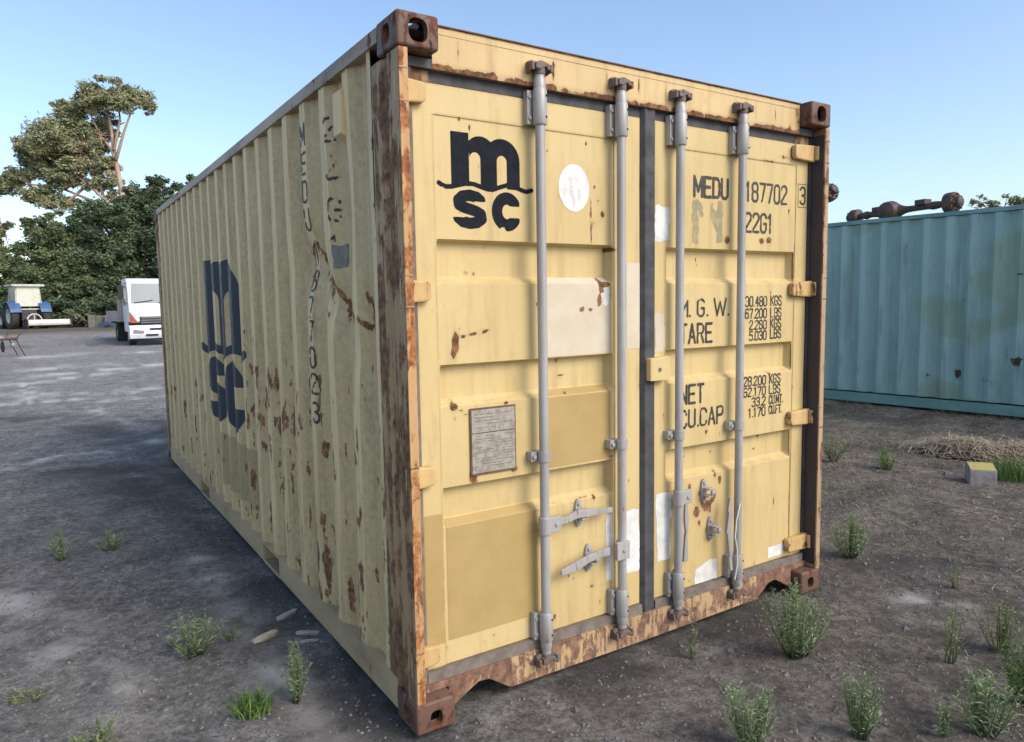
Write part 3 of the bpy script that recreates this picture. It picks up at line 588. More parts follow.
def make_door(key, x0, x1, px0, px1):
    root_d = None
    z0, z1 = .190, 2.397
    def bx(U): return smooth(px0, px0+.016, U)*smooth(px1, px1-.016, U)
    def surf(U, V):
        Y = DY+gdepth(V)*bx(U)
        inner = (U > px0-.006) & (U < px1+.006) & (V < 2.287)
        Y = Y+np.where(inner, .0028, 0)+.0022*(vnoise(U+3, V, .35, 2)-.5)
        edge = np.minimum(np.minimum(U-x0, x1-U), np.minimum(V-z0, z1-V)); Y = Y+.006*np.clip(1-edge/.006, 0, 1)
        return (U, Y, V)
    sp = door_spots[key]
    def wear(U, V):
        r = np.zeros(U.shape); g = np.zeros(U.shape)
        uu = U+.010*(vnoise(U*3, V, .03, 3)-.5); vv = V+.012*(vnoise(U+8, V*2, .03, 3)-.5)
        for (x, z, rx, ru, rd, st) in sp:
            dv = vv-z; rz = np.where(dv > 0, ru, rd); k = np.exp(-((uu-x)/(rx*1.35))**2-(dv/(rz*1.25))**2); r = np.maximum(r, k*st*.80)
            g = np.maximum(g, np.where(dv < 0, np.exp(-((uu-x)/(rx*.8))**2)*np.exp(dv/(rd*3)), 0)*st*.3)
        # dark seams along the frame joints, rust creeping at groove lips
        for sx in (px0-.006, px1+.006): 
            k = np.exp(-((U-sx)/.0035)**2)*(V < 2.287); g = np.maximum(g, k*(.25+.75*vnoise(V, U*0, .08))); r = np.maximum(r, k*.30*smooth(.5, .8, vnoise(V+4, U*0, .05, 3)))
        k = np.exp(-((V-2.287)/.0030)**2)*((U > px0) & (U < px1)); g = np.maximum(g, k*.8); r = np.maximum(r, .2*k)
        for a, b in GR:
            k = np.exp(-((V-(a-.018))/.006)**2)*bx(U); r = np.maximum(r, k*.42*smooth(.45, .75, vnoise(U+a, V*0, .03, 3))); g = np.maximum(g, .3*k*smooth(.4, .6, vnoise(U, V*0, .06)))
        e = np.minimum(np.minimum(U-x0, x1-U), np.minimum(V-z0, z1-V)); r = np.maximum(r, .34*smooth(.02, 0, e)*vnoise(U, V, .06)); g = np.maximum(g, .5*smooth(.012, 0, e))
        if key == 'R': g = np.maximum(g, .45*smooth(.16, .05, np.hypot(U-1.63, (V-.57)))*vnoise(U, V, .03, 3)); r = np.maximum(r, .36*smooth(.30, .20, V)*smooth(1.9, 1.5, U)*vnoise(U, V, .05, 3))
        g = np.maximum(g, .22*smooth(.55, .75, vnoise(U, V*.12, .03, 3)))
        b = np.zeros(U.shape)
        return np.stack([r, g, b], -1)
    us = np.unique(np.round(np.concatenate([np.arange(x0, x1, .009), [x1, x0+.006, x1-.006, px0-.007, px0-.005, px0, px0+.008, px0+.016, px1-.016, px1-.008, px1, px1+.005, px1+.007]]), 4))
    zs = [np.arange(z0, z1, .009), [z1, z0+.006, z1-.006, 2.286, 2.288]]
    for a, b in GR: zs.append([a-.026, a+.004, b-.010, b+.003])
    vs = np.unique(np.round(np.concatenate(zs), 4))
    d = grid_mesh('door', us, vs, surf, M['door'], root, wear, smooth=True, angle=20)
    return d, surf
PXL = (.175, 1.030); PXR = (1.350, 2.282)
doorL, surfL = make_door('L', .083, 1.190, *PXL)
doorR, surfR = make_door('R', 1.272, 2.388, *PXR)
doorL['label'] = 'left yellow door carrying the big black logo'; doorR['label'] = 'right yellow door carrying the weight figures'
def onL(off): return lambda u, v: (u, surfL(u, v)[1]-off, v)
def onR(off): return lambda u, v: (u, surfR(u, v)[1]-off, v)
# gaskets
MB().box(.0365, .0825, .074, .10, .140, 2.438).build('door_gasket', M['gasket_low'], doorL); MB().box(.0828, 1.19, .0895, .10, 2.3985, 2.438).build('door_gasket', M['gasket'], doorL)
mb = MB(); mb.box(.0828, 1.19, .070, .10, .1385, .1895); mb.build('door_gasket', M['gasket_low'], doorL)
mb = MB(); n_ = 60; zz_ = np.linspace(.140, 2.438, n_)
for i in range(n_-1):
    w0 = .004*(vnoise(zz_[i], 1.0, .08)-.5); w1 = .004*(vnoise(zz_[i+1], 1.0, .08)-.5)
    for (xa, xb, y) in ((1.205, 1.262, .070),):
        A = [(1.1905, .088), (xa, y), ((xa+xb)/2, y+.006), (xb, y), (1.2715, .088)]
        for (p, q) in zip(A[:-1], A[1:]): mb.quad((p[0]+w0, p[1], zz_[i]), (q[0]+w0, q[1], zz_[i]), (q[0]+w1, q[1], zz_[i+1]), (p[0]+w1, p[1], zz_[i+1]))
mb.build('centre_gasket', M['gasket'], doorR)
mb = MB(); mb.box(2.3885, 2.4015, .076, .10, .140, 2.438); mb.box(1.272, 2.388, .0895, .10, 2.3985, 2.438); mb.build('door_gasket', M['gasket'], doorR)
mb = MB(); mb.box(1.272, 2.388, .070, .10, .1385, .1895); mb.build('door_gasket', M['gasket_low'], doorR)
# inner faces of the door recess
mb = MB(); mb.box(.0365, .0385, .005, .0735, .140, 2.438); mb.build('recess_lining', M['post'], doorL)
mb = MB(); mb.box(2.3995, 2.4018, .005, .0735, .140, 2.438); mb.build('recess_lining', simple('navy_recess_paint', (.035, .035, .055), .55, c2=(.06, .04, .035), scale=5), doorR)

# --- hinges
def hinge(parent, xa, xb, z, sgn):
    """sgn=+1 left door (pin at xa side)"""
    mb = MB(); pin = xa if sgn > 0 else xb; tip = xb if sgn > 0 else xa
    poly = [(pin+sgn*.030, z-.043), (pin+sgn*.030, z+.043), (tip-sgn*.012, z+.036), (tip, z+.026), (tip, z-.026), (tip-sgn*.012, z-.036)]
    mb.prism(poly, 1, .052, .084); mb.prism([(pin+sgn*.004, z-.040), (pin+sgn*.004, z+.040), (pin+sgn*.05, z+.036), (pin+sgn*.05, z-.036)], 1, .030, .0515)
    h = mb.build('hinge', M['hinge'], parent, bevel=.007)
    mb = MB(); mb.tube([(pin+sgn*.018, .034, z-.048), (pin+sgn*.018, .034, z+.048)], .0185, 14); mb.build('hinge_pin', M['hinge'], h, bevel=.002)
    a, b = sorted((pin-sgn*.0005, pin+sgn*.034))
    for dz in (-.055, .055): MB().box(a, b, -.0055, .05, z+dz-.004, z+dz+.004).build('hinge_lug', M['post'], h, bevel=.003)
for z in (2.350, 1.645, .957, .262):
    hinge(doorL, .0, .132, z, 1); hinge(doorR, WD-.200, WD, z, -1)

# --- locking rods
RY = .036
def guide(parent, x, z0, z1):
    mb = MB(); mb.tube([(x, RY, z0), (x, RY, z0+.006), (x, RY, z1-.006), (x, RY, z1)], [.0255, .0285, .0285, .0255], 18)
    mb.box(x-.045, x-.024, RY+.020, DY+.001, z0+.004, z1-.004); mb.box(x+.020, x+.034, RY+.020, DY+.001, z0+.004, z1-.004)
    g = mb.build('rod_bracket', M['galv'], parent, smooth='auto')
    for zb in (z0+.028, z1-.028):
        MB().lathe([(0, -.006), (.008, -.006), (.010, 0.0)], (x-.034, RY+.020, zb), 1, 10).build('bolt', M['galv'], g)
        MB().lathe([(0, -.0012), (.0048, -.0012), (.0048, .002)], (x+.012, RY-.0262, zb), 1, 10).build('bolt_hole', M['dark'], g)
def locking_rod(parent, x, mid):
    mb = MB(); mb.tube([(x, RY, .12), (x, RY, 2.49)], .0195, 20)
    mb.tube([(x, RY, 2.42), (x, RY, 2.455), (x, RY, 2.468)], [.0245, .0245, .0195], 16); mb.tube([(x, RY, .150), (x, RY, .165), (x, RY, .195)], [.0195, .0245, .0245], 16)
    rod = mb.build('locking_rod', M['galv'], parent, smooth='auto')
    guide(parent, x, 2.288, 2.424); guide(parent, x, .190, .312)
    # middle clamp
    mb = MB(); mb.tube([(x, RY, mid-.02), (x, RY, mid+.02)], .0255, 16); mb.box(x-.052, x+.046, RY+.016, DY+.001, mid-.019, mid+.019)
    mb.lathe([(0, -.010), (.009, -.010), (.009, 0)], (x-.038, RY+.017, mid), 1, 8); mb.lathe([(0, -.010), (.009, -.010), (.009, 0)], (x+.035, RY+.017, mid), 1, 8)
    mb.build('rod_bracket', M['galv'], parent, smooth='auto')
    # cams and keepers, top and bottom
    for zc, s in ((2.505, 1), (.108, -1)):
        mb = MB(); mb.tube([(x, RY, zc-s*.03), (x, RY, zc+s*.010)], .0225, 14)
        mb.prism([(x-.034, zc-.010), (x-.030, zc+.012), (x-.008, zc+.022), (x+.030, zc+.014), (x+.042, zc-.006), (x+.026, zc-.013), (x+.016, zc+.001), (x-.012, zc-.014)], 1, RY-.026, RY+.004)
        mb.build('rod_cam', M['cam'], parent, bevel=.005)
        face = .0615 if s > 0 else .0575
        mb = MB(); mb.prism([(x-.048, zc-.022), (x-.048, zc+.020), (x-.036, zc+.026), (x+.036, zc+.026), (x+.050, zc+.016), (x+.050, zc-.020), (x+.036, zc-.020), (x+.034, zc-.002), (x-.034, zc-.002), (x-.036, zc-.022)], 1, face-.020, face)
        mb.box(x-.050, x-.038, .012, face-.021, zc-.018, zc+.014); mb.box(x+.038, x+.050, .012, face-.021, zc-.018, zc+.012)
        mb.build('cam_keeper', M['cam'], hd if s > 0 else sill, bevel=.004)
    return rod
for par, x in ((doorL, .615), (doorL, 1.035), (doorR, 1.387), (doorR, 1.806)): locking_rod(par, x, .972)

# --- handles and catches
def catch(parent, x, z, tilt=0.0):
    mb = MB(); pts = []
    for k in range(20):
        t = 2*math.pi*k/20; pts.append((x+.020*math.cos(t), z+.062*np.sign(math.sin(t))*abs(math.sin(t))**.8))
    mb.prism(pts, 1, DY-.010, DY+.003)
    for s in (-1, 1): mb.lathe([(0, -.008), (.009, -.008), (.011, 0)], (x, DY-.010, z+s*.040), 1, 8)
    mb.box(x-.014, x+.020, DY-.050, DY-.010, z-.024, z-.015); mb.box(x-.017, x+.024, DY-.056, DY-.018, z+.014, z+.022); mb.box(x+.004, x+.013, DY-.052, DY-.046, z-.02, z+.018)
    mb.lathe([(0, -.012), (.013, -.010), (.013, 0)], (x+.015, DY-.046, z), 1, 10)
    mb.build('handle_catch', M['galv'], parent, bevel=.003)
def hub(parent, x, z):
    mb = MB(); mb.tube([(x, RY, z-.036), (x, RY, z+.036)], .026, 14); mb.box(x+.016, x+.074, RY-.016, RY+.010, z-.032, z+.032)
    mb.lathe([(0, -.006), (.010, -.006), (.010, 0)], (x+.050, RY-.016, z), 1, 10); return mb.build('handle_hub', M['galv'], parent, bevel=.003)
def hubL(parent, x, z):
    mb = MB(); mb.tube([(x, RY, z-.036), (x, RY, z+.036)], .026, 14); mb.box(x-.052, x+.020, RY-.030, RY-.012, z-.040, z+.040)
    mb.lathe([(0, -.006), (.008, -.006), (.008, 0)], (x-.012, RY-.030, z), 1, 10); return mb.build('handle_hub', M['galv'], parent, bevel=.003)
def lever(parent, pts, w):
    pts = [(-1.083+(a+1.083)*.979, b, 1.6+(c-1.6)*.979) for a, b, c in pts]
    mb = MB(); 
    for (a, b), wa, wb in zip(zip(pts[:-1], pts[1:]), w[:-1], w[1:]):
        a = np.array(a); b = np.array(b); d = b-a; n = np.array([-d[2], 0, d[0]]); n = n/np.linalg.norm(n)
        q = [a-n*wa, b-n*wb, b+n*wb, a+n*wa]; mb.prism([(p[0], p[2]) for p in q], 1, a[1]-.006, a[1]+.006)
    return mb.build('door_handle', M['galv'], parent, bevel=.002)
hub(doorL, .615, .682); lever(doorL, [(.69, .034, .664), (.77, .034, .668), (.82, .033, .682), (.90, .036, .676), (1.02, .036, .668)], [.014, .013, .017, .014, .011])
catch(doorL, .825, .690)
hubL(doorL, 1.035, .500); lever(doorL, [(1.0, .030, .482), (.93, .030, .480), (.87, .030, .470), (.81, .032, .452), (.73, .034, .440)], [.017, .015, .016, .019, .011])
catch(doorL, .878, .480)
hub(doorR, 1.387, .672); lever(doorR, [(1.482, .030, .625), (1.486, .030, .54), (1.488, .034, .47), (1.486, .036, .33)], [.008, .014, .007, .015])
catch(doorR, 1.606, .662); catch(doorR, 1.655, .464)
lever(doorR, [(1.795, .026, .60), (1.79, .020, .53), (1.776, .014, .42), (1.79, .020, .30), (1.80, .020, .22)], [.007, .014, .016, .012, .009])
mb = MB(); mb.tube([(1.80, .018, .58), (1.765, .010, .50), (1.752, .006, .42), (1.768, .006, .36), (1.775, .008, .28), (1.758, .01, .20)], .0035, 6); mb.build('seal_wire', M['white'], doorR)
# central lock box
mb = MB(); mb.prism([(1.213, 1.235), (1.213, 1.336), (1.322, 1.344), (1.336, 1.33), (1.336, 1.246), (1.322, 1.232)], 1, .042, .0845)
lb = mb.build('lock_box', M['door'], doorR, bevel=.004); mb = MB(); mb.lathe([(0, -.004), (.009, -.003), (.009, .0)], (1.27, .041, 1.285), 1, 10); mb.build('bolt', M['cam'], lb)

# --- lettering, stickers and repaint patches on the doors
decal('logo_lettering', logo_sdf, .18, .62, 1.870, 2.245, .0024, onL(.0012), M['logo'], doorL)
def rough_box(x0, x1, z0, z1, amp=.006, s=.02, seed=0): return lambda U, V: box_sd(U, V, x0, x1, z0, z1)-amp*2*(vnoise(U+seed, V+seed, s, 3)-.45)
decal('round_sticker', lambda U, V: .0+(.09-np.hypot((U-.820)*1.12, (V-2.068)*.93))-.003*(vnoise(U, V, .01)-.5), .72, .92, 1.95, 2.19, .004, onL(.0014), M['white'], doorL)
s_ = simple('sticker_scuff', (.52, .52, .53), .6, scale=60, c2=(.62, .62, .62))
decal('sticker_scuff', lambda U, V: np.minimum(.055-np.hypot((U-.82)*1.5, (V-2.06)*.75), vnoise(U+.3, V*.25, .009, 2)-.62), .74, .90, 1.97, 2.16, .003, onL(.0022), s_, doorL)
decal('repaint_patch', rough_box(.645, 1.012, 1.372, 1.700, .002, .05), .63, 1.03, 1.36, 1.71, .006, onL(.0010), M['pale'], doorL)
decal('repaint_patch', rough_box(.650, 1.012, .905, 1.232, .001, .05), .63, 1.03, .89, 1.25, .006, onL(.0010), M['olive'], doorL)
decal('repaint_patch', rough_box(.184, .612, .287, .765, .001, .05), .16, .63, .27, .79, .006, onL(.0010), M['olive'], doorL)
decal('repaint_patch', rough_box(.0865, .1690, .285, .800, .002, .05), .08, .172, .27, .82, .006, onL(.0010), M['olive'], doorL)
rd_ = paint('flaking_rust_patch', RUST_L, RUST_D, base=.5, use_attr=False)
def rust_decal(blobs, surf, par, seed=0):
    for (x, z, rx, rz) in blobs:
        decal('rust_patch', lambda U, V: 1-np.hypot((U-x)/rx, (V-z)/rz)-1.5*(vnoise(U+seed, V*.8+x, .018, 4)-.38), x-rx*1.3, x+rx*1.3, z-rz*1.3, z+rz*1.3, .0030, surf, rd_, par)
rust_decal([(.962, 1.660, .022, .035), (.985, 1.672, .030, .014), (.955, 1.600, .012, .030), (.858, 1.566, .016, .012), (.905, 1.563, .012, .010), (.770, 1.215, .010, .006)], onL(.0022), doorL, 3)
fl_ = M['white']; decal('bare_flake', lambda U, V: 1-np.hypot((U-.988)/.022, (V-1.630)/.050)-1.2*(vnoise(U, V, .02, 3)-.4), .955, 1.02, 1.56, 1.70, .003, onL(.0018), fl_, doorL)
# torn sticker remains near the centre seam
decal('torn_sticker', rough_box(1.105, 1.186, 1.384, 1.766, .002), 1.09, 1.2, 1.36, 1.79, .005, onL(.0012), M['pale'], doorL)
def torn1(U, V): return np.maximum(rough_box(1.055, 1.184, .352, .648, .012, .05, 3)(U, V)-.001, rough_box(.985, 1.022, .345, .650, .003)(U, V))
decal('torn_sticker', torn1, .97, 1.2, .33, .68, .0045, onL(.0012), M['white'], doorL)
decal('torn_sticker', rough_box(1.280, 1.375, 1.865, 2.025, .020, .06, 5), 1.275, 1.39, 1.84, 2.05, .0045, onR(.0012), M['white'], doorR)
decal('torn_sticker', rough_box(1.278, 1.340, 1.36, 1.535, .012, .05, 8), 1.275, 1.36, 1.34, 1.56, .0045, onR(.0012), M['pale'], doorR)
decal('torn_sticker', rough_box(1.292, 1.388, .36, .69, .016, .07, 11), 1.275, 1.41, .31, .72, .0045, onR(.0012), M['white'], doorR)
decal('torn_sticker', lambda U, V: np.minimum(rough_box(1.555, 1.716, .192, .30, .010, .03, 2)(U, V), .035-(V-.262)+(U-1.64)*.35), 1.54, 1.73, .192, .32, .004, onR(.0012), M['white'], doorR)
decal('small_sticker', rough_box(2.113, 2.247, .212, .272, .001), 2.10, 2.26, .20, .29, .005, onR(.0012), M['white'], doorR)
T = lambda n, lines, hw, **k: text_decal(n, lines, hw, onR(.0012), M['letters'], doorR, **k)
T('number_lettering', [('MEDU', 1.533, 1.762, 2.083, 2.172)], .0082, cell=.003)
T('number_lettering', [('187702', 1.898, 2.212, 2.083, 2.172)], .0068, cell=.003)
T('number_lettering', [('3', 2.322, 2.360, 2.088, 2.172)], .0068, cell=.003) if False else None
T('number_lettering', [('22G1', 1.895, 2.100, 1.932, 2.022)], .0070, cell=.003)
text_decal('number_lettering', [('3', 2.322, 2.362, 2.090, 2.176)], .0062, onR(.0012), M['letters'], doorR, cell=.003)
decal('number_frame', lambda U, V: .0016-np.abs(box_sd(U, V, 2.303, 2.383, 2.072, 2.194)-.0016), 2.295, 2.3875, 2.066, 2.20, .0016, onR(.0012), M['letters'], doorR)
T('weight_lettering', [('M', 1.420, 1.490, 1.520, 1.592), ('.', 1.502, 1.506, 1.520, 1.592), ('G', 1.560, 1.604, 1.520, 1.598), ('.', 1.622, 1.626, 1.520, 1.60), ('W', 1.676, 1.757, 1.520, 1.600), ('.', 1.772, 1.776, 1.520, 1.6)], .0062, cell=.003)
T('weight_lettering', [('TARE', 1.444, 1.660, 1.394, 1.482)], .0070, cell=.003)
T('weight_lettering', [('NET', 1.448, 1.605, 1.104, 1.190)], .0070, cell=.003)
T('weight_lettering', [('CU.CAP.', 1.448, 1.765, .988, 1.070)], .0066, cell=.003)
W = 'weight_lettering'; sm = dict(cell=.0018, wear=.25)
T(W, [('30.480', 1.905, 2.068, 1.560, 1.608), ('KGS', 2.101, 2.186, 1.562, 1.610)], .0042, **sm)
T(W, [('67.200', 1.905, 2.068, 1.500, 1.546), ('LBS', 2.101, 2.186, 1.502, 1.548)], .0042, **sm)
T(W, [('2.280', 1.938, 2.068, 1.443, 1.487), ('KGS', 2.101, 2.186, 1.447, 1.492)], .0042, **sm)
T(W, [('5.030', 1.938, 2.068, 1.388, 1.432), ('LBS', 2.101, 2.186, 1.392, 1.438)], .0042, **sm)
T(W, [('28.200', 1.900, 2.070, 1.155, 1.200), ('KGS', 2.101, 2.188, 1.156, 1.202)], .0042, **sm)
T(W, [('62.170', 1.900, 2.070, 1.100, 1.144), ('LBS', 2.101, 2.188, 1.101, 1.146)], .0042, **sm)
T(W, [('33.2', 1.965, 2.070, 1.046, 1.090), ('CU.MT.', 2.101, 2.212, 1.048, 1.090)], .0042, **sm)
T(W, [('1.170', 1.942, 2.070, .992, 1.036), ('CU.FT.', 2.101, 2.205, .995, 1.036)], .0042, **sm)
# worn ghost of an old letter under MEDU
gh = lambda U, V: np.maximum(np.maximum(box_sd(U, V, 1.520, 1.560, 1.862, 2.068), box_sd(U, V, 1.690, 1.730, 1.870, 2.068)), np.maximum(seg_sd(U, V, [(1.555, 2.06), (1.585, 2.00)], .018), seg_sd(U, V, [(1.655, 2.04), (1.69, 1.93)], .016)))-.035*(vnoise(U, V, .03, 4)-.45)
decal('worn_letter', gh, 1.50, 1.75, 1.855, 2.075, .004, onR(.0009), M['ghost'], doorR)
# data plate
mb = MB(); mb.box(.296, .508, .080, .0835, .926, 1.192); pf = mb.build('data_plate', M['platerust'], doorL, bevel=.001)
mb = MB(); mb.box(.302, .502, .0775, .0798, .934, 1.090); mb.box(.302, .502, .0775, .0798, 1.094, 1.184); mb.build('plate_face', M['plate'], pf, bevel=.001)
mb = MB(); rr = random.Random(3)
for z in list(np.arange(1.165, 1.10, -.013))+list(np.arange(1.078, .95, -.011)):
    x = .315
    while x < .485:
        l = rr.uniform(.008, .05)
        if rr.random() < .62: mb.box(x, min(x+l, .49), .0768, .0774, z, z+.0035)
        x += l+.006
mb.build('plate_marking', M['platedark'], pf)

# ================================================================== TEAL CONTAINER
rzT = math.atan2(.104, 1.0)
tr = empty('shipping_container', (9.26, -.82, .085), rzT, 'faded teal blue shipping container with dark drip stains standing beyond the yellow one', 'shipping container')
for (sx_, sy_) in ((-1, -1), (1, -1), (-1, 1), (1, 1)):
    xa, xb = (0, .162) if sx_ < 0 else (WD-.162, WD); ya, yb_ = (0, .178) if sy_ < 0 else (LN-.178, LN)
    for top in (0, 1): casting(tr, M['teal_low'], xa, xb, ya, yb_, HT-.118 if top else 0, HT if top else .118, sx_, sy_, bool(top))
    a, b = (.003, .13) if sx_ < 0 else (WD-.13, WD-.003); c, d = (.003, .14) if sy_ < 0 else (LN-.14, LN-.003)
    MB().box(a, b, c, d, .1185, HT-.1185).build('corner_post', M['teal_rail'], tr, bevel=.006)
def tw(U, V):
    r = np.zeros(U.shape); g = np.zeros(U.shape)
    rt_ = random.Random(5); L_ = []
    for (y, z, n_, w_, ln, st) in [(2.55,.72,6,.10,.30,1.0),(2.30,.76,7,.13,.38,1.0),(3.25,.52,5,.07,.24,.9),(1.75,.8,8,.2,.35,.9),(1.2,.7,8,.2,.35,.8),(3.6,.45,4,.06,.15,.7),(4.1,.35,4,.06,.1,.6),(4.6,.5,4,.08,.12,.6),(2.9,.42,4,.06,.12,.8),(2.4,.35,5,.12,.12,.7),(2.05,.4,5,.12,.2,.7)]:
        L_.append((y, z, w_*.8, .012, .02, st*.8))
        for k_ in range(n_): L_.append((y+rt_.uniform(-1, 1)*w_, z+rt_.uniform(-.01, .02), rt_.uniform(.008, .020), .015, ln*rt_.uniform(.3, 1.2), st*rt_.uniform(.6, 1)))
    for k_ in range(40): L_.append((rt_.uniform(.5, 5.6), rt_.uniform(.2, 2.3), rt_.uniform(.008, .02), .04, rt_.uniform(.05, .7), rt_.uniform(.25, .6)))
    L_ += [(2.78,1.10,.015,.3,.2,.6),(3.2,1.55,.02,.5,.4,.5),(2.6,1.75,.05,.01,.01,.9)]
    for (y, z, ry, ru, rd, st) in L_:
        u2 = U+.012*(vnoise(U, V*.5, .05, 3)-.5); dv = V-z; k = np.exp(-((u2-y)/ry)**2-(dv/np.where(dv > 0, ru, rd))**2); r = np.maximum(r, k*st*.80*(.45+.8*vnoise(U, V*.3, .03, 2))); g = np.maximum(g, k*.9*st)
    g = np.maximum(g, smooth(.0003, .0015, corr(U, .3))*(.16+.35*vnoise(U, V*.2, .08, 3)))  # corrugation shading put into colour: slopes and troughs darker than outer flats
    g = np.maximum(g, .5*smooth(.35, .12, V)*vnoise(U, V, .1, 3)); g = np.maximum(g, .4*smooth(.60, .75, vnoise(U+5, V*.1, .06, 3)))
    b = .62*smooth(.42, .66, vnoise(U*.8, V, .7, 3))
    return np.stack([r, g, b], -1)
for sgn in (0, 1):
    f_ = (lambda U, V: (.012+corr(U, .3)*1.0+.01*(vnoise(U, V, .5, 2)-.5), U, V)) if not sgn else (lambda U, V: (WD-.012-corr(U, .3), U, V))
    ob = grid_mesh('side_panel', corr_breaks(.14, LN-.14, .3, (2, 3, 2, 3) if not sgn else (1, 1, 1, 1)), np.linspace(.15, 2.53, 90 if not sgn else 8), f_, M['teal'], tr, tw, angle=20)
for y in (.012, LN-.012):
    grid_mesh('end_wall', corr_breaks(.13, WD-.13, .2, (1, 1, 1, 1)), np.linspace(.12, 2.5, 8), lambda U, V, y=y: (U, y+(corr(U, .2) if y < 1 else -corr(U, .2)), V), M['teal'], tr, tw, smooth=False)
for a, b in ((0, .06), (WD-.06, WD)):
    MB().box(a, b, .1785, LN-.1785, 2.535, 2.589).build('top_rail', M['teal_rail'], tr, bevel=.004)
    MB().box(a-.002 if a == 0 else a, b, .1785, LN-.1785, .0, .128).build('bottom_rail', M['teal_low'], tr, bevel=.004)
mb = MB()
for (a, b), (c, d) in zip(pr[:-1], pr[1:]): mb.quad((.06, a, b+.004), (WD-.06, a, b+.004), (WD-.06, c, d+.004), (.06, c, d+.004))
mb.build('roof_panel', M['teal_rail'], tr)

# rusty truck axles lying on the teal roof
def axle(p0, p1, rad0, rad1, label, diff=.42):
    p0 = Vector(p0); p1 = Vector(p1); d = (p1-p0); L = d.length; r = empty('truck_axle', p0, 0, label, 'axle', 'rusty truck axles on the teal roof')
    r.rotation_mode = 'QUATERNION'; r.rotation_quaternion = Vector((1, 0, 0)).rotation_difference(d)
    mb = MB(); n = 24; prof = []
    for k in range(n+1):
        t = k/n; prof.append((.042+.10*math.exp(-((t-diff)/.10)**2)+.02*math.exp(-((t-.12)/.03)**2)+.02*math.exp(-((t-.85)/.03)**2), t*L))
    mb.lathe([(0, 0)]+prof+[(0, L)], (0, 0, 0), 0, 16); mb.lathe([(0, -.20), (.07, -.19), (.13, -.14), (.15, -.05), (.15, 0)], (diff*L, 0, 0), 1, 14)
    mb.box(L*.22, L*.32, -.08, .08, .03, .09); mb.box(L*.68, L*.78, -.08, .08, .03, .10)
    mb.build('axle_housing', M['axle'], r, smooth='auto')
    for x, rr_, s in ((0, rad0, -1), (L, rad1, 1)):
        mb = MB(); w = .09; mb.lathe([(0, s*-.06), (rr_*.55, s*-.06), (rr_*.96, s*-.05), (rr_, s*-.02), (rr_, s*w*.6), (rr_*.93, s*w*.8), (rr_*.55, s*w*.8), (rr_*.5, s*w*1.5), (rr_*.3, s*w*1.7), (0, s*w*1.7)], (x, 0, 0), 0, 24)
        for k in range(8): t = k*math.pi/4; mb.tube([(x+s*w*.7, rr_*.75*math.cos(t), rr_*.75*math.sin(t)), (x+s*w*1.15, rr_*.75*math.cos(t), rr_*.75*math.sin(t))], .014, 6)
        mb.build('brake_drum', M['axle'], r, smooth='auto')
def Lw(x, y, z):   # teal container local -> world
    c, s = math.cos(rzT), math.sin(rzT); return (9.26+x*c-y*s, -.82+x*s+y*c, .085+z)
def roof_pt(px, py, zl):
    q = ground_at(px, py, .085+zl); return q
qa = roof_pt(852, 210, HT+.15); qb = roof_pt(948, 203, HT+.17)
print('axle', qa, qb)
# both hubs rest on the roof near its yard edge
def on_roof(px, xl, zl):
    # point on the vertical view plane through px with teal-local x = xl
    d = fw+(px-512)/FPX*cr; nrm = np.cross(d, [0, 0, 1.0]); P0 = np.array(Lw(xl, 0, zl)); D0 = np.array(Lw(xl, 1, zl))-P0
    t = ((CAM-P0)@nrm)/(D0@nrm); return P0+D0*t
a0 = on_roof(852, .55, HT+.13); a1 = on_roof(944, .30, HT+.18)
axle(a0+np.array([0,0,-.02]), a1+np.array([0,0,-.04]), .11, .14, 'rusty truck axle with bulging differential lying along the teal container roof', .40)
b1 = on_roof(824, .45, HT+.50)
b0 = b1+np.array([.10, .80, -.36])
axle(b0, b1, .11, .14, 'round rusty axle hub poking out past the yellow container above the teal roof', .45)
lc = np.array([(b1-np.array([9.26, -.82, .085]))@np.array([math.cos(rzT), math.sin(rzT), 0]), (b1-np.array([9.26, -.82, .085]))@np.array([-math.sin(rzT), math.cos(rzT), 0])])
st_ = empty('timber_stack', Lw(lc[0]+.18, lc[1]+.30, HT), rzT, 'stack of grey timbers propping an axle on the teal roof, behind the yellow post', 'timber stack')
for k_ in range(3): MB().box(-.30+.02*k_, .25, -.08+.01*k_, .08, .0+.075*k_, .072+.075*k_).build('timber', simple('roof_timber', (.22, .19, .16), .85) if k_ == 0 else bpy.data.materials['roof_timber'], st_, bevel=.006)

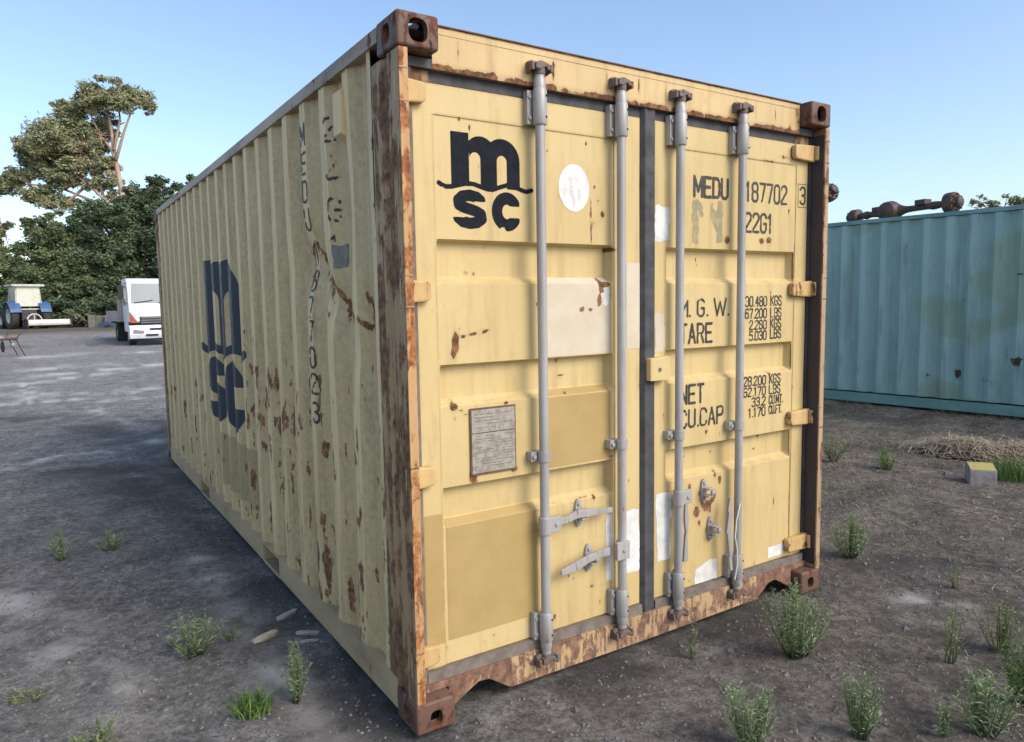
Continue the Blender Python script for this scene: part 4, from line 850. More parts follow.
# ================================================================== TREES
def leaf_mat(name, c1, c2, c3):
    s = NT(name); a = s.attr('tint'); c = s.mix(a[0], c1, c2); c = s.mix(s.mr(a[1], .6, 1.0), c, c3)
    s.b.inputs['Specular IOR Level'].default_value = .2
    return s.out(c, .7)
def leaves_mesh(name, pts, size, mat, parent, tint, elong=1.6, droop=0.0):
    n = len(pts); P = np.array(pts); 
    th = rng.uniform(0, 2*np.pi, n); ph = rng.uniform(-.9, .9, n)-droop
    a = np.stack([np.cos(th)*np.cos(ph), np.sin(th)*np.cos(ph), np.sin(ph)], -1)
    b = np.cross(a, rng.normal(size=(n, 3))); b /= np.linalg.norm(b, axis=1)[:, None]+1e-9
    s = size*rng.uniform(.6, 1.35, n)[:, None]
    a = a*s*elong; b = b*s
    V = np.stack([P-a, P-b*.55, P+a, P+b*.55], 1).reshape(-1, 3); F = np.arange(4*n).reshape(n, 4)
    me = bpy.data.meshes.new(name); me.from_pydata(V.tolist(), [], F.tolist()); me.update()
    ca = me.color_attributes.new('tint', 'FLOAT_COLOR', 'POINT'); w4 = np.ones((4*n, 4)); w4[:, :3] = np.repeat(tint, 4, 0); ca.data.foreach_set('color', w4.ravel())
    me.materials.append(mat); o = bpy.data.objects.new(name, me); col.objects.link(o); o.parent = parent; return o
def clump_points(c, r, n, k):
    """leafy shell of an ellipsoid made of k sub-clumps"""
    out = []; tint = []; c = np.array(c); r = np.array(r)*np.array([1.08, 1.08, 1.45 if r[2] < .7*r[0] else 1.0]); g = random.random()
    dirs = rng.normal(size=(k, 3)); dirs /= np.linalg.norm(dirs, axis=1)[:, None]; cc = c+dirs*r*rng.uniform(.35, 1.0, (k, 1)); sr = rng.uniform(.18, .40, k)
    for i in range(k):
        m = max(4, int(n/k)); d = rng.normal(size=(m, 3)); d /= np.linalg.norm(d, axis=1)[:, None]
        p = cc[i]+d*r*sr[i]*rng.uniform(.3, 1.1, (m, 1))*np.array([1, 1, .95])+(rng.random((m, 1)) < .12)*rng.normal(size=(m, 3))*r*.12; out.append(p)
        t = np.empty((m, 3)); t[:, 0] = np.clip(rng.random()*.6+rng.random(m)*.4, 0, 1); t[:, 1] = (g*.5+rng.random()*.5); t[:, 2] = 0; tint.append(t)
    return np.concatenate(out), np.concatenate(tint)
bark = simple('pinkish_gum_bark', (.40, .25, .175), .8, scale=1.2, c2=(.48, .38, .31))
bark2 = simple('dark_tree_bark', (.10, .08, .065), .9, scale=2)
euc = leaf_mat('gum_leaves', (.19, .225, .12), (.36, .36, .20), (.42, .32, .23))
drk = leaf_mat('dark_evergreen_leaves', (.05, .08, .05), (.15, .20, .105), (.22, .24, .13))
mid_ = leaf_mat('mid_green_leaves', (.065, .10, .05), (.175, .215, .10), (.23, .23, .12))
def base_at(px, depth):
    P = at(px, 320, depth); z = float(gz(P[0], P[1])); return np.array([P[0], P[1], z])
def tree(name, label, px, depth, clumps, mat, bmat, trunk=None, leaf=.16, dens=1.0, limbs=(), group=None, cat='tree', elong=1.6, k=10, droop=0, trad=.25, dz=None):
    B = base_at(px, depth); rt = empty(name, B, 0, label, cat, group); mpp = depth/FPX
    toL = lambda q, dd=0: at(q[0], q[1], depth+dd)-B
    P = []; T = []
    for c in clumps:
        cx, cy, rx, ry = c[:4]; dd = c[4] if len(c) > 4 else random.uniform(-1, 1)*rx*mpp*.5
        rad = (rx*mpp, rx*mpp*.85, ry*mpp); p, t = clump_points((toL((cx, cy), dd)), rad, int(dens*rx*ry*9), k); P.append(p); T.append(t)
    leaves_mesh('crown', np.concatenate(P), leaf, mat, rt, np.concatenate(T), elong, droop)
    mb = MB(); tp = trunk or [(px, 320), (clumps[0][0], clumps[0][1])]
    pts = [np.zeros(3)]+[toL(q) for q in tp[1:]]; mb.tube([tuple(q) for q in pts], [trad*(1-.75*i/(len(pts)-1)) for i in range(len(pts))], 8)
    for l in limbs:
        lp = [toL(q, random.uniform(-.6, .6)) for q in l]; mb.tube([tuple(q) for q in lp], [trad*.5*(1-.75*i/(len(lp)-1)) for i in range(len(lp))], 6)
    # twigs from the limbs into the clumps
    for c in clumps:
        cc = toL(c[:2]); st = min(pts[1:]+[toL(q) for l in limbs for q in l], key=lambda q: np.linalg.norm(q-cc))
        for j in range(6):
            e = cc+rng.normal(size=3)*np.array([c[2], c[2], c[3]])*mpp*.45; m_ = (st+e)/2+rng.normal(size=3)*.15; mb.tube([tuple(st), tuple(m_), tuple(e)], [trad*.20, trad*.14, trad*.05], 5)
    mb.build('trunk', bmat, rt, smooth=True); return rt
tree('eucalyptus_tree', 'tall gum tree with flat spreading crown and bare pinkish limbs, rising above the others', 128, 66,
 [(108,96,26,11,0),(132,99,20,8,1),(88,100,18,10,-1),(70,112,11,8,0),(148,107,8,7,0),(100,100,20,7,2),(118,103,16,6,-1),(62,104,8,5),
  (62,138,32,18,0),(95,128,22,12,1),(70,150,30,12,1),(88,136,18,9,1),(36,145,16,12,-1),(24,152,9,8),(50,150,26,9,1),(84,150,18,7,0),(100,146,8,8),(40,164,18,10),(95,168,20,9,0),(60,176,20,8,1),(72,163,16,6),(108,162,9,7),(70,178,18,7,0),(94,182,12,6),(112,182,10,7),
  (14,180,15,8,0),(4,190,12,6,0),(28,176,10,5),(36,196,14,6),(56,203,18,7,0),(46,192,10,5),(118,196,10,6)], euc, bark,
 trunk=[(128,320),(126,240),(122,192),(115,158),(111,128),(106,104)], limbs=[[(116,160),(124,132),(131,112),(143,105)],[(118,172),(112,150),(100,135),(92,118),(88,104)],[(126,235),(108,203),(88,184),(62,166),(40,152)],[(120,225),(95,202),(66,190),(30,184),(8,186)],[(104,200),(98,175),(86,155),(80,140)],[(88,184),(70,200),(52,205)],[(114,150),(120,120),(118,100)]],
 leaf=.10, dens=2.4, k=26, elong=1.7, droop=.3, trad=.34)
tree('bushy_tree', 'dense dark tree directly behind the white truck', 150, 57, [(150,212,24,20),(168,205,20,16),(134,222,22,22),(160,240,26,26),(178,235,20,30),(150,268,30,26),(185,262,22,24),(155,296,32,20),(182,296,24,22),(140,196,14,9),(158,188,13,8),(176,190,10,8)], drk, bark2, leaf=.115, dens=1.5, k=18, elong=1.3, group='dense trees behind the yard')
tree('bushy_tree', 'dark tree with pale gum limb above it, left of the white truck', 105, 55, [(98,218,22,16),(118,214,18,15),(80,228,18,15),(105,240,28,22),(88,256,24,20),(120,262,26,22),(100,284,30,20),(125,292,24,18),(85,302,26,18),(112,308,24,12)], drk, bark2, leaf=.115, dens=1.5, k=18, elong=1.3, group='dense trees behind the yard')
tree('bushy_tree', 'rounded mid green tree standing left behind the tractor roof', 52, 54, [(50,232,20,12),(36,226,14,10),(66,240,18,12),(44,250,24,15),(70,262,22,16),(48,272,26,16),(72,286,22,18),(50,298,24,14),(62,310,22,9)], mid_, bark2, leaf=.11, dens=1.5, k=18, elong=1.3, group='dense trees behind the yard')
tree('bushy_tree', 'low green scrubby tree behind the tractor at left', 18, 53, [(22,264,16,10),(8,268,16,12),(30,276,18,12),(14,288,20,14),(34,296,18,14),(2,296,16,16),(20,310,22,9)], mid_, bark2, leaf=.11, dens=1.5, k=16, elong=1.3, group='dense trees behind the yard')
tree('bushy_tree', 'tall thin leaved tree cut off by the left picture edge', -8, 56, [(-4,226,12,12),(-12,240,16,14),(2,246,8,10),(-6,262,16,14),(-20,280,20,20),(-30,255,18,20),(-16,300,24,18)], euc, bark2, leaf=.15, k=12, group='dense trees behind the yard')
tree('bushy_tree', 'feathery treetop just showing over the far end of the yellow container roof', 205, 50, [(196,182,9,7),(205,188,12,9),(218,200,22,18),(205,225,25,20),(215,255,28,25),(210,290,30,25)], mid_, bark2, leaf=.13, k=10, dens=.7)
tree('sparse_tree', 'thin pale treetops peeping over the right end of the teal container', 1000, 42, [(978,203,8,5),(992,204,9,4),(1013,199,9,6),(1024,203,12,6),(1000,215,20,8),(1010,240,26,16),(990,262,24,14)], euc, bark2, trunk=[(1000,300),(1000,250),(1002,215)], leaf=.08, k=9, dens=.5, trad=.12)
tree('bushy_tree', 'shadowy tree mass farther back, filling the gaps between the front trees', 76, 64, [(76,262,30,22),(50,276,30,20),(100,272,30,22),(24,292,30,18),(74,296,40,20),(125,280,26,26),(40,300,34,18),(100,304,34,16),(134,300,26,18)], drk, bark2, leaf=.16, dens=1.0, k=16, elong=1.3, group='dense trees behind the yard')
FP = []; FT = []
for az in np.arange(38, 178, .55):
    for rr_ in (112,):
        a_ = R(az); c_ = np.array([math.sin(a_)*rr_, math.cos(a_)*rr_, .34]); h_ = 2.4+3.2*float(vnoise(az, 3.0, 9, 3)); p_, t_ = clump_points(c_+[0, 0, h_*.5], (1.5, 1.5, h_*.62), 240, 7); FP.append(p_); FT.append(t_)
fl = leaves_mesh('tree_line', np.concatenate(FP), .26, drk, None, np.concatenate(FT), 1.3); tag(fl, 'low far off line of trees beyond the yard', 'trees', None, 'stuff')
# undergrowth along the foot of the trees
def shrub(px, depth, w, h, label):
    tree('shrub', label, px, depth, [(px-w*.3, 322-h*.45, w*.35, h*.5), (px+w*.3, 322-h*.4, w*.35, h*.45), (px, 322-h*.6, w*.4, h*.45), (px, 322-h*.25, w*.5, h*.3)], drk, bark2, leaf=.13, k=10, group='undergrowth shrubs along the tree line', cat='shrub', trad=.08)
shrub(72, 51, 34, 26, 'dark shrub right of the tractor cab at the foot of the trees'); shrub(108, 52, 30, 28, 'dark shrub behind the grey crate and blue tarp'); shrub(4, 51, 26, 28, 'dark shrub at the far left behind the tractor wheel'); shrub(140, 51, 34, 30, 'dark shrub hidden behind the truck cab')

# ================================================================== TRACTOR
tyre = simple('dusty_tyre_rubber', (.035, .034, .034), .85, scale=6, c2=(.07, .065, .06)); blue = simple('tractor_blue_paint', (.06, .13, .28), .4, scale=3); cream = simple('cream_cab_paint', (.55, .56, .50), .5, scale=3)
glassp = simple('painted_bright_cab_glass', (.55, .57, .46), .25, scale=2, c2=(.62, .63, .55)); whitep = simple('white_truck_paint', (.76, .77, .78), .35, scale=1.5, c2=(.58, .60, .62)); blackp = simple('black_plastic', (.02, .02, .022), .5)  # glassp: brightness seen in the rear window is put into its base colour
steel = simple('bright_implement_steel', (.66, .64, .58), .45, scale=4); greyst = simple('dark_machinery_metal', (.06, .06, .065), .6, scale=6); glassd = simple('dark_windscreen', (.085, .12, .145), .10, scale=1, c2=(.14, .18, .20)); orange = simple('orange_lens', (.42, .10, .04), .3); chrome = simple('grey_grille_metal', (.25, .27, .30), .35, metal=.5, scale=3); redish = simple('rusty_red_metal', (.20, .055, .035), .6)
def wheel(name, parent, c, r, w, rim_mat, lugs=0, rimr=.55):
    mb = MB(); x, y, z = c; h = w/2
    mb.lathe([(r*rimr, -h*.8), (r*.78, -h), (r*.94, -h*.9), (r, -h*.6), (r, h*.6), (r*.94, h*.9), (r*.78, h), (r*rimr, h*.8)], c, 0, 36)
    for k in range(lugs):
        t = 2*math.pi*k/lugs
        for s in (-1, 1):
            t2 = t+(math.pi/lugs if s > 0 else 0); mb.tube([(x+s*h*.05, y+r*1.0*math.cos(t2), z+r*1.0*math.sin(t2)), (x+s*h*.95, y+r*.99*math.cos(t2+.16), z+r*.99*math.sin(t2+.16))], r*.035, 4)
    w_ = mb.build(name, tyre, parent, smooth='auto')
    mb = MB(); mb.lathe([(r*rimr*1.02, -h*.8), (r*rimr*.9, -h*.75), (r*rimr*.8, -h*.2), (r*.2, -h*.15), (r*.18, -h*.5), (0, -h*.5)], c, 0, 24); mb.lathe([(r*rimr*1.02, h*.8), (r*rimr*.9, h*.75), (r*rimr*.8, h*.2), (r*.2, h*.15), (r*.18, h*.5), (0, h*.5)], c, 0, 24)
    mb.build('rim', rim_mat, w_, smooth='auto'); return w_
TB = base_at(29.5, 48.5)
t = empty('tractor', TB, R(16), 'blue tractor seen from behind with pale rear window and big rear tyres', 'tractor')
# local: rear faces -y, x right
wheel('wheel', t, (-.92, .35, .86), .86, .46, cream, 22); wheel('wheel', t, (.92, .35, .86), .86, .46, cream, 22)
wheel('wheel', t, (-.80, 2.75, .55), .55, .34, cream, 16); wheel('wheel', t, (.80, 2.75, .55), .55, .34, cream, 16)
MB().prism([(.15, 1.30), (.15, .70), (3.4, .75), (3.5, 1.30), (3.3, 1.70), (1.5, 1.80), (1.5, 1.30)], 0, -.38, .38).build('bonnet', blue, t, bevel=.05)
MB().box(-.45, .45, -.15, 1.4, .55, 1.25).build('gearbox', greyst, t, bevel=.04)
MB().tube([(-.92, .35, .86), (.92, .35, .86)], .12, 10).build('rear_axle', greyst, t)
for s in (-1, 1):
    mb = MB(); pts = [(.35+1.0*math.cos(a), .86+.98*math.sin(a)) for a in np.linspace(R(15), R(165), 12)]; inn = [(.35+.94*math.cos(a), .86+.92*math.sin(a)) for a in np.linspace(R(165), R(15), 12)]
    a, b = sorted((s*.55, s*1.20)); mb.prism(pts+inn, 0, a, b); mb.build('mudguard', blue, t, bevel=.01)
mb = MB(); cw = .78
for x in (-cw, cw):
    for y in (-.12, 1.35): mb.tube([(x*.95, y, 1.35), (x*.86, y*(1) if y > 0 else y+.1, 2.80)], .045, 6)
mb.box(-.80, .80, -.14, 1.36, 1.28, 1.36); mb.build('cab_frame', cream, t)
MB().box(-.95, .95, -.30, 1.45, 2.80, 2.95).build('cab_roof', cream, t, bevel=.05)
MB().prism([(-.68, 1.50), (.68, 1.50), (.64, 2.78), (-.64, 2.78)], 1, -.10, -.085).build('rear_window', glassp, t)
MB().prism([(-.68, 1.50), (.68, 1.50), (.64, 2.78), (-.64, 2.78)], 1, 1.30, 1.315).build('windscreen', glassd, t)
for x in (-.70, .69): MB().box(x, x+.012, .02, 1.28, 1.5, 2.78).build('side_window', glassd, t)
mb = MB(); mb.tube([(-.35, -.15, .55), (-.40, -.95, .50)], .035, 6); mb.tube([(.35, -.15, .55), (.40, -.95, .50)], .035, 6); mb.tube([(0, -.15, 1.05), (0, -.85, .95)], .035, 6); mb.build('hitch_arm', redish, t)
im = empty('grader_blade', t.matrix_basis @ Vector((.75, -1.25, 0)), R(16), 'long white box blade hitched behind the blue tractor', 'farm implement')
mb = MB(); mb.prism([(-.12, .25), (-.16, .38), (-.06, .62), (.02, .62), (-.04, .40), (.0, .22)], 0, -1.25, 1.25); mb.build('blade', steel, im, bevel=.01)
mb = MB(); mb.tube([(-1.22, .05, .3), (1.22, .05, .3)], .10, 8); mb.box(-1.3, -1.25, -.3, .5, .12, .66); mb.box(1.25, 1.30, -.3, .5, .12, .66); mb.build('blade_frame', greyst, im)
mb = MB(); mb.tube([(-1.15+.35+math.cos(a)*.42, .02, .55+math.sin(a)*.45) for a in np.linspace(0, math.pi, 10)], .045, 6); mb.tube([(-.80, .02, .55), (-.80, .02, 1.0)], .035, 6); mb.build('hitch_arch', steel, im)

# ================================================================== WHITE TRUCK
q = ground_at(131, 346); tk = empty('truck', (q[0], q[1], 0.0), R(1.5), 'white cab over truck parked behind the far end of the yellow container', 'truck')
mb = MB(); cab = [(0.0, .95), (.02, 1.62), (.30, 2.62), (.42, 2.70), (1.75, 2.70), (1.80, 2.6), (1.80, .95)]
mb.prism(cab, 0, 0.0, 2.15); cb = mb.build('cab', whitep, tk, bevel=.05, seg=3)
mb = MB(); mb.prism([(.10, 1.70), (2.05, 1.70), (1.97, 2.50), (.18, 2.50)], 1, 0, .012)
ws = mb.build('windscreen', glassd, tk)
for v in ws.data.vertices: v.co.y += -.010+(v.co.z-1.62)/1.0*.28+.02
mb = MB(); mb.prism([(.30, 1.62), (.55, 2.45), (1.35, 2.45), (1.35, 1.62)], 0, -.012, .004); mb.prism([(.30, 1.62), (.55, 2.45), (1.35, 2.45), (1.35, 1.62)], 0, 2.146, 2.162); mb.build('side_window', glassd, tk)
mb = MB(); mb.box(.38, 1.77, -.035, .02, .86, 1.16); gr = mb.build('grille', blackp, tk, bevel=.01); mb = MB()
for z in (.91, 1.0, 1.09): mb.box(.42, 1.73, -.050, -.03, z, z+.035)
mb.build('grille_slat', chrome, gr)
mb = MB(); mb.prism([(-.10, .28), (-.16, .45), (-.15, .74), (-.04, .82), (.25, .82), (.25, .28)], 0, -.03, 2.18); bp = mb.build('bumper', whitep, tk, bevel=.03)
mb = MB(); mb.box(.70, 1.45, -.175, -.10, .62, .70); mb.box(.55, 1.0, -.165, -.10, .38, .46); mb.build('bumper_slot', blackp, bp)
for s in (0, 1):
    X = lambda x: x if not s else 2.15-x
    mb = MB(); a, b = sorted((X(.12), X(.50))); mb.prism([(X(.08), .50), (X(.12), .66), (X(.5), .60), (X(.46), .48)], 1, -.175, -.10); mb.build('headlight', chrome, tk, bevel=.01)
    mb = MB(); mb.prism([(X(.02), .92), (X(.02), 1.38), (X(.32), .92)], 1, -.018, .06); mb.build('indicator_light', orange, tk, bevel=.01)
    mb = MB(); mb.tube([(X(0), .3, 2.5), (X(-.22), .1, 2.48), (X(-.24), .08, 1.75), (X(0), .3, 1.7)], .016, 6); a, b = sorted((X(-.34), X(-.14))); mb.box(a, b, .02, .08, 1.85, 2.42); mb.build('wing_mirror', blackp, tk, bevel=.01)
    wheel('wheel', tk, (X(.18), .95, .42), .42, .28, whitep, 0); wheel('wheel', tk, (X(.20), 4.4, .42), .42, .42, whitep, 0)
    mb = MB(); mb.box(*sorted((X(-.01), X(.03))), .45, 1.5, .55, 1.60); mb.build('cab_door', whitep, tk, bevel=.015)
MB().box(.45, .65, .4, 5.6, .5, .72).build('chassis_rail', blackp, tk); MB().box(1.5, 1.7, .4, 5.6, .5, .72).build('chassis_rail', blackp, tk)
tk.scale = (1.06, 1.06, 1.06)
mb = MB(); mb.box(-.20, 2.35, 2.0, 6.0, .95, 1.05); mb.box(-.22, -.17, 2.0, 6.0, 1.05, 1.40); mb.box(2.32, 2.37, 2.0, 6.0, 1.05, 1.40); mb.box(-.17, 2.32, 2.0, 2.05, 1.05, 1.9); mb.build('tray', simple('pinkish_tray_metal', (.42, .36, .34), .6), tk, bevel=.01)
mb = MB(); mb.tube([(.2, -.01, 1.72), (.9, .03, 1.82)], .012, 5); mb.tube([(1.1, -.01, 1.72), (1.8, .03, 1.82)], .012, 5); mb.build('wiper', blackp, tk)

# ================================================================== things around the yard
# tubular implement at the left edge
q = ground_at(4, 357); ip = empty('plough', (q[0], q[1], 0), R(20), 'dark rusty plough frame on thin legs at the left picture edge', 'farm implement')
mb = MB(); rustm = simple('dark_rusted_frame', (.07, .045, .04), .75, c2=(.12, .07, .06))
mb.tube([(-1.3, 0, .55), (.45, 0, .62)], .045, 6); mb.tube([(-1.3, .7, .55), (.5, .6, .60)], .045, 6)
for x in (-1.2, -.6, 0, .4): mb.tube([(x, 0, .58), (x, .65, .58)], .035, 6)
mb.build('frame', rustm, ip)
for x, dx in ((-1.1, -.1), (-.3, .1), (.40, .22)):
    for y in (0, .65): MB().tube([(x, y, .58), (x+dx*.5, y, .3), (x+dx, y-.05, 0.0)], .024, 5).build('leg', rustm, ip)
for x in (-.9, -.45, .05): MB().lathe([(0, -.05), (.12, -.035), (.20, 0), (.12, -.02), (0, -.03)], (x, .2, .34), 0, 18).build('disc', greyst, ip)
mb = MB(); mb.tube([(.40, 0, .6), (.55, -.02, .80)], .02, 5); mb.tube([(.1, 0, .6), (.15, 0, .82), (.5, 0, .84)], .018, 5); mb.build('lever', rustm, ip)
MB().lathe([(0, -.06), (.07, -.05), (.09, 0), (0, .01)], (.28, -.06, .40), 1, 14).build('hub_cap', chrome, ip)
mb = MB(); mb.prism([(-1.5, .72), (-.6, .92), (-.1, .80), (.1, .64), (.08, .60), (-1.5, .62)], 1, .1, .5); mb.build('cover', simple('silver_cover', (.30, .31, .33), .4, scale=4), ip, bevel=.02)
# grey open crate and tarp at the foot of the trees
q = base_at(88, 49.0); cr_ = empty('crate', q, R(-8), 'open grey crate at the foot of the dark trees', 'crate'); mb = MB(); gm = simple('grey_crate_board', (.17, .165, .16), .8, scale=4)
mb.box(0, .42, 0, .9, 0, .84); mb.box(.98, 1.2, 0, .9, 0, .82); mb.box(.42, .98, .6, .9, 0, .8); mb.box(.42, .98, 0, .9, .0, .06); mb.build('crate_body', gm, cr_, bevel=.02)
q = base_at(101, 48.8)
us = np.linspace(-1, 1, 26); tarp = grid_mesh('tarpaulin', us, us, lambda U, V: (U*.6, V*.5, np.clip(1-U*U*V*V-.5*(U*U+V*V), 0, 1)*.42*(.5+vnoise(U+3, V+7, .35, 3))), simple('blue_tarp', (.03, .05, .085), .5, c2=(.06, .085, .12)), None, None)
tarp.location = tuple(q+np.array([.4, 0, -.05])); tag(tarp, 'crumpled blue tarpaulin heap beside the grey crate', 'tarpaulin')
def rubble(name, label, px, py, n, spread, size, mat, kind=None, cat='rubble'):
    q = ground_at(px, py); mb = MB()
    for i in range(n):
        x = rng.normal()*spread[0]; y = rng.normal()*spread[1]; s = size*rng.uniform(.4, 1.4); zz0 = float(gz(q[0]+x, q[1]+y))
        vs = [(x+dx*s*rng.uniform(.6, 1.2), y+dy*s*rng.uniform(.6, 1.2), zz0+(dz_+.6)*s*rng.uniform(.5, 1.0)) for dx in (-1, 1) for dy in (-1, 1) for dz_ in (-.6, .5)]
        mb.add(vs, [(0,1,3,2),(4,6,7,5),(0,4,5,1),(2,3,7,6),(0,2,6,4),(1,5,7,3)])
    o = mb.build(name, mat); o.location = (q[0], q[1], 0); tag(o, label, cat, None, kind); return o
rubble('rubble', 'pale broken rubble strewn along the verge before the trees', 97, 326, 90, (2.2, .5), .11, simple('pale_yellow_rubble', (.40, .34, .22), .85, scale=3), 'stuff')

# concrete block with yellow top
q = ground_at(981, 483); bl = empty('concrete_block', (q[0], q[1], float(gz(q[0], q[1]))), R(-52), 'small grey concrete kerb block with yellow painted top beside the straw pile', 'concrete block')
cm = simple('rough_concrete', (.25, .24, .25), .85, scale=12, c2=(.17, .16, .16), bump=.4); ym = simple('worn_yellow_top_paint', (.42, .35, .10), .7, scale=14, c2=(.33, .30, .14))
mb = MB(); mb.prism([(-.075, -.02), (-.06, .115), (.05, .148), (.11, .148), (.11, -.02)], 0, -.10, .10); mb.build('block_body', cm, bl, bevel=.008)
mb = MB(); mb.prism([(-.058, .117), (-.055, .121), (.05, .1525), (.105, .1525), (.105, .149), (.05, .149)], 0, -.094, .094); mb.build('painted_top', ym, bl)

# timber offcuts left of the container
wood = simple('weathered_grey_wood', (.38, .345, .31), .85, scale=14, c2=(.17, .15, .135)); wood2 = simple('pale_split_wood', (.55, .47, .33), .8, scale=16, c2=(.27, .21, .14))
def stick(px, py, L, wd, rz, mat, label, h=.018):
    q = ground_at(px, py); mb = MB(); z = float(gz(q[0], q[1]))
    mb.prism([(-L/2, -wd/2), (-L*.46, wd*.35), (-L*.1, wd*.5), (L*.45, wd*.42), (L*.5, -wd*.1), (L*.3, -wd*.5)], 2, 0, h)
    o = mb.build('wood_offcut', mat, None, bevel=.004); o.location = (q[0], q[1], z-.002); o.rotation_euler = (R(3), R(-2), rz); tag(o, label, 'wood scrap', 'timber scraps beside the container')
stick(287, 613, .135, .035, R(22), wood, 'dark grey timber scrap, farthest of the scraps by the container side')
stick(265, 637, .145, .045, R(20), wood2, 'pale yellowish split timber scrap, the leftmost and brightest')
stick(308, 631, .12, .022, R(-40), wood, 'thin grey sliver of timber nearest the container side')
stick(309, 638, .10, .028, R(-30), wood, 'flat grey timber chip just in front of the thin sliver', .008)

# ---- weeds
def weed_mat(name, a, b, c): 
    return leaf_mat(name, a, b, c)
WG = weed_mat('weed_leaves', (.13, .185, .085), (.26, .33, .175), (.33, .34, .21)); WD_ = weed_mat('dry_weed_leaves', (.13, .16, .08), (.24, .26, .14), (.30, .26, .16)); GG = weed_mat('fresh_grass_blades', (.07, .13, .03), (.13, .22, .06), (.16, .2, .07))
stemm = simple('weed_stem', (.13, .17, .075), .8)
def weed(px, py, hpx, wpx, label, mat=None, stems=14, grass=False, group='weeds growing in the yard', seed=None, name='weed', cat='weed', ll=.022, z=0):
    q = ground_at(px, py); depth = float((q-CAM)@fw); mpp = depth/FPX; H = hpx*mpp*1.12; W_ = wpx*mpp/2*1.2; stems = int(stems*1.3); mat = mat or WG
    rt = empty(name, (q[0], q[1], float(gz(q[0], q[1]))-.005), 0, label, cat, group)
    V = []; F = []; T = []; mb = MB()
    def leaf(p, d, L, w, t):
        d = d/np.linalg.norm(d); s = np.cross(d, rng.normal(size=3)); s /= np.linalg.norm(s)+1e-9; n = len(V)
        mid = p+d*L*.5+np.array([0, 0, .05*L]); tip = p+d*L+np.array([0, 0, -.12*L])
        V.extend([p, mid-s*w, tip, mid+s*w]); F.append((n, n+1, n+2, n+3)); T.extend([t]*4)
    if grass:
        for i in range(stems):
            a = rng.uniform(0, 2*np.pi); r0 = W_*math.sqrt(rng.random())*.8; b0 = np.array([math.cos(a)*r0, math.sin(a)*r0, 0]); h = H*rng.uniform(.4, 1.1); lean = rng.normal(size=2)*h*.45
            p0 = b0; t = (rng.random(), rng.random()*.8, 0); w = .0022+.001*rng.random(); sd_ = rng.normal(size=3)*[1, 1, 0]; sd_ /= np.linalg.norm(sd_); n = len(V)
            m1 = b0+np.array([lean[0]*.35, lean[1]*.35, h*.6]); tp = b0+np.array([lean[0], lean[1], h]); V.extend([p0-sd_*w, p0+sd_*w, m1+sd_*w*.8, m1-sd_*w*.8, tp]); F.append((n, n+1, n+2, n+3)); F.append((n+3, n+2, n+4)); T.extend([t]*5)
    else:
        for i in range(stems):
            a = rng.uniform(0, 2*np.pi); rr_ = rng.random()**.7; out = np.array([math.cos(a), math.sin(a), 0])*W_*rr_; h = H*(1-.35*rr_**2)*rng.uniform(.70, 1.03)
            b0 = out*.18+rng.normal(size=3)*[.006, .006, 0]; p = [b0, b0*.6+out*.45+np.array([0, 0, h*.4]), out*.80+np.array([0, 0, h*.75]), out+np.array([0, 0, h])+rng.normal(size=3)*[.01, .01, 0]]
            mb.tube([tuple(x) for x in p], [.0028, .0022, .0016, .0008], 4)
            cl = rng.random()*.5
            nl = max(10, int(h/.0068))
            for j in range(nl):
                u = .10+.90*(j+rng.random())/nl; k = min(int(u*3), 2); f_ = u*3-k; pp = p[k]*(1-f_)+p[k+1]*f_
                az = rng.uniform(0, 2*np.pi); el = rng.uniform(.15, 1.1); d = np.array([math.cos(az)*math.cos(el), math.sin(az)*math.cos(el), math.sin(el)])
                L = ll*1.25*rng.uniform(.6, 1.4)*(1.25-.6*u); leaf(pp, d, L, L*.05+.0005, (np.clip(cl+rng.random()*.4+.2*u, 0, 1), rng.random()*.9, 0))
    me = bpy.data.meshes.new('foliage'); me.from_pydata([tuple(x) for x in V], [], F); me.update(); ca = me.color_attributes.new('tint', 'FLOAT_COLOR', 'POINT')
    w4 = np.ones((len(V), 4)); w4[:, :3] = np.array(T); ca.data.foreach_set('color', w4.ravel()); me.materials.append(mat); o = bpy.data.objects.new('foliage', me); col.objects.link(o); o.parent = rt
    if not grass: mb.build('stem', stemm, rt, smooth=True)
    return rt
weed(795, 656, 72, 62, 'biggest bushy green weed in front of the right end of the door sill', stems=60)
weed(850, 558, 42, 38, 'round green weed standing alone right of the yellow container, farther back', stems=34)
weed(750, 752, 70, 52, 'wispy green weed at the bottom picture edge, left of the slender upright one', stems=30)
weed(860, 738, 74, 36, 'slender upright green weed at the bottom edge, below the biggest weed', stems=26)
weed(943, 740, 36, 16, 'tiny upright weed at the bottom edge between larger weeds', stems=7)
weed(196, 657, 44, 54, 'spreading green weed in the left yard beside the split wood', stems=22, ll=.028)
weed(296, 700, 62, 28, 'upright pale green weed close to the container side, bottom left', stems=16)
weed(252, 712, 20, 38, 'low bright green grass tuft left of the upright pale weed', GG, 160, True, cat='grass tuft', name='grass_tuft')
weed(62, 562, 30, 20, 'small dusty weed farthest left in the yard', stems=12, ll=.03)
weed(110, 552, 18, 32, 'low dark green weed right of the small dusty one', stems=14, ll=.03)
weed(96, 748, 26, 66, 'dry yellowish weed cut by the bottom left picture edge', WD_, 26)
weed(30, 698, 10, 38, 'flat withered weed near the left picture edge', WD_, 12)
weed(692, 655, 36, 12, 'thin lone weed sprig under the middle of the door sill', WD_, 4)
weed(888, 470, 20, 26, 'small bright green weed far right in front of the teal container', GG, 14, ll=.04)
weed(832, 462, 26, 30, 'olive scrubby weed just right of the yellow container post', WD_, 16, ll=.04)
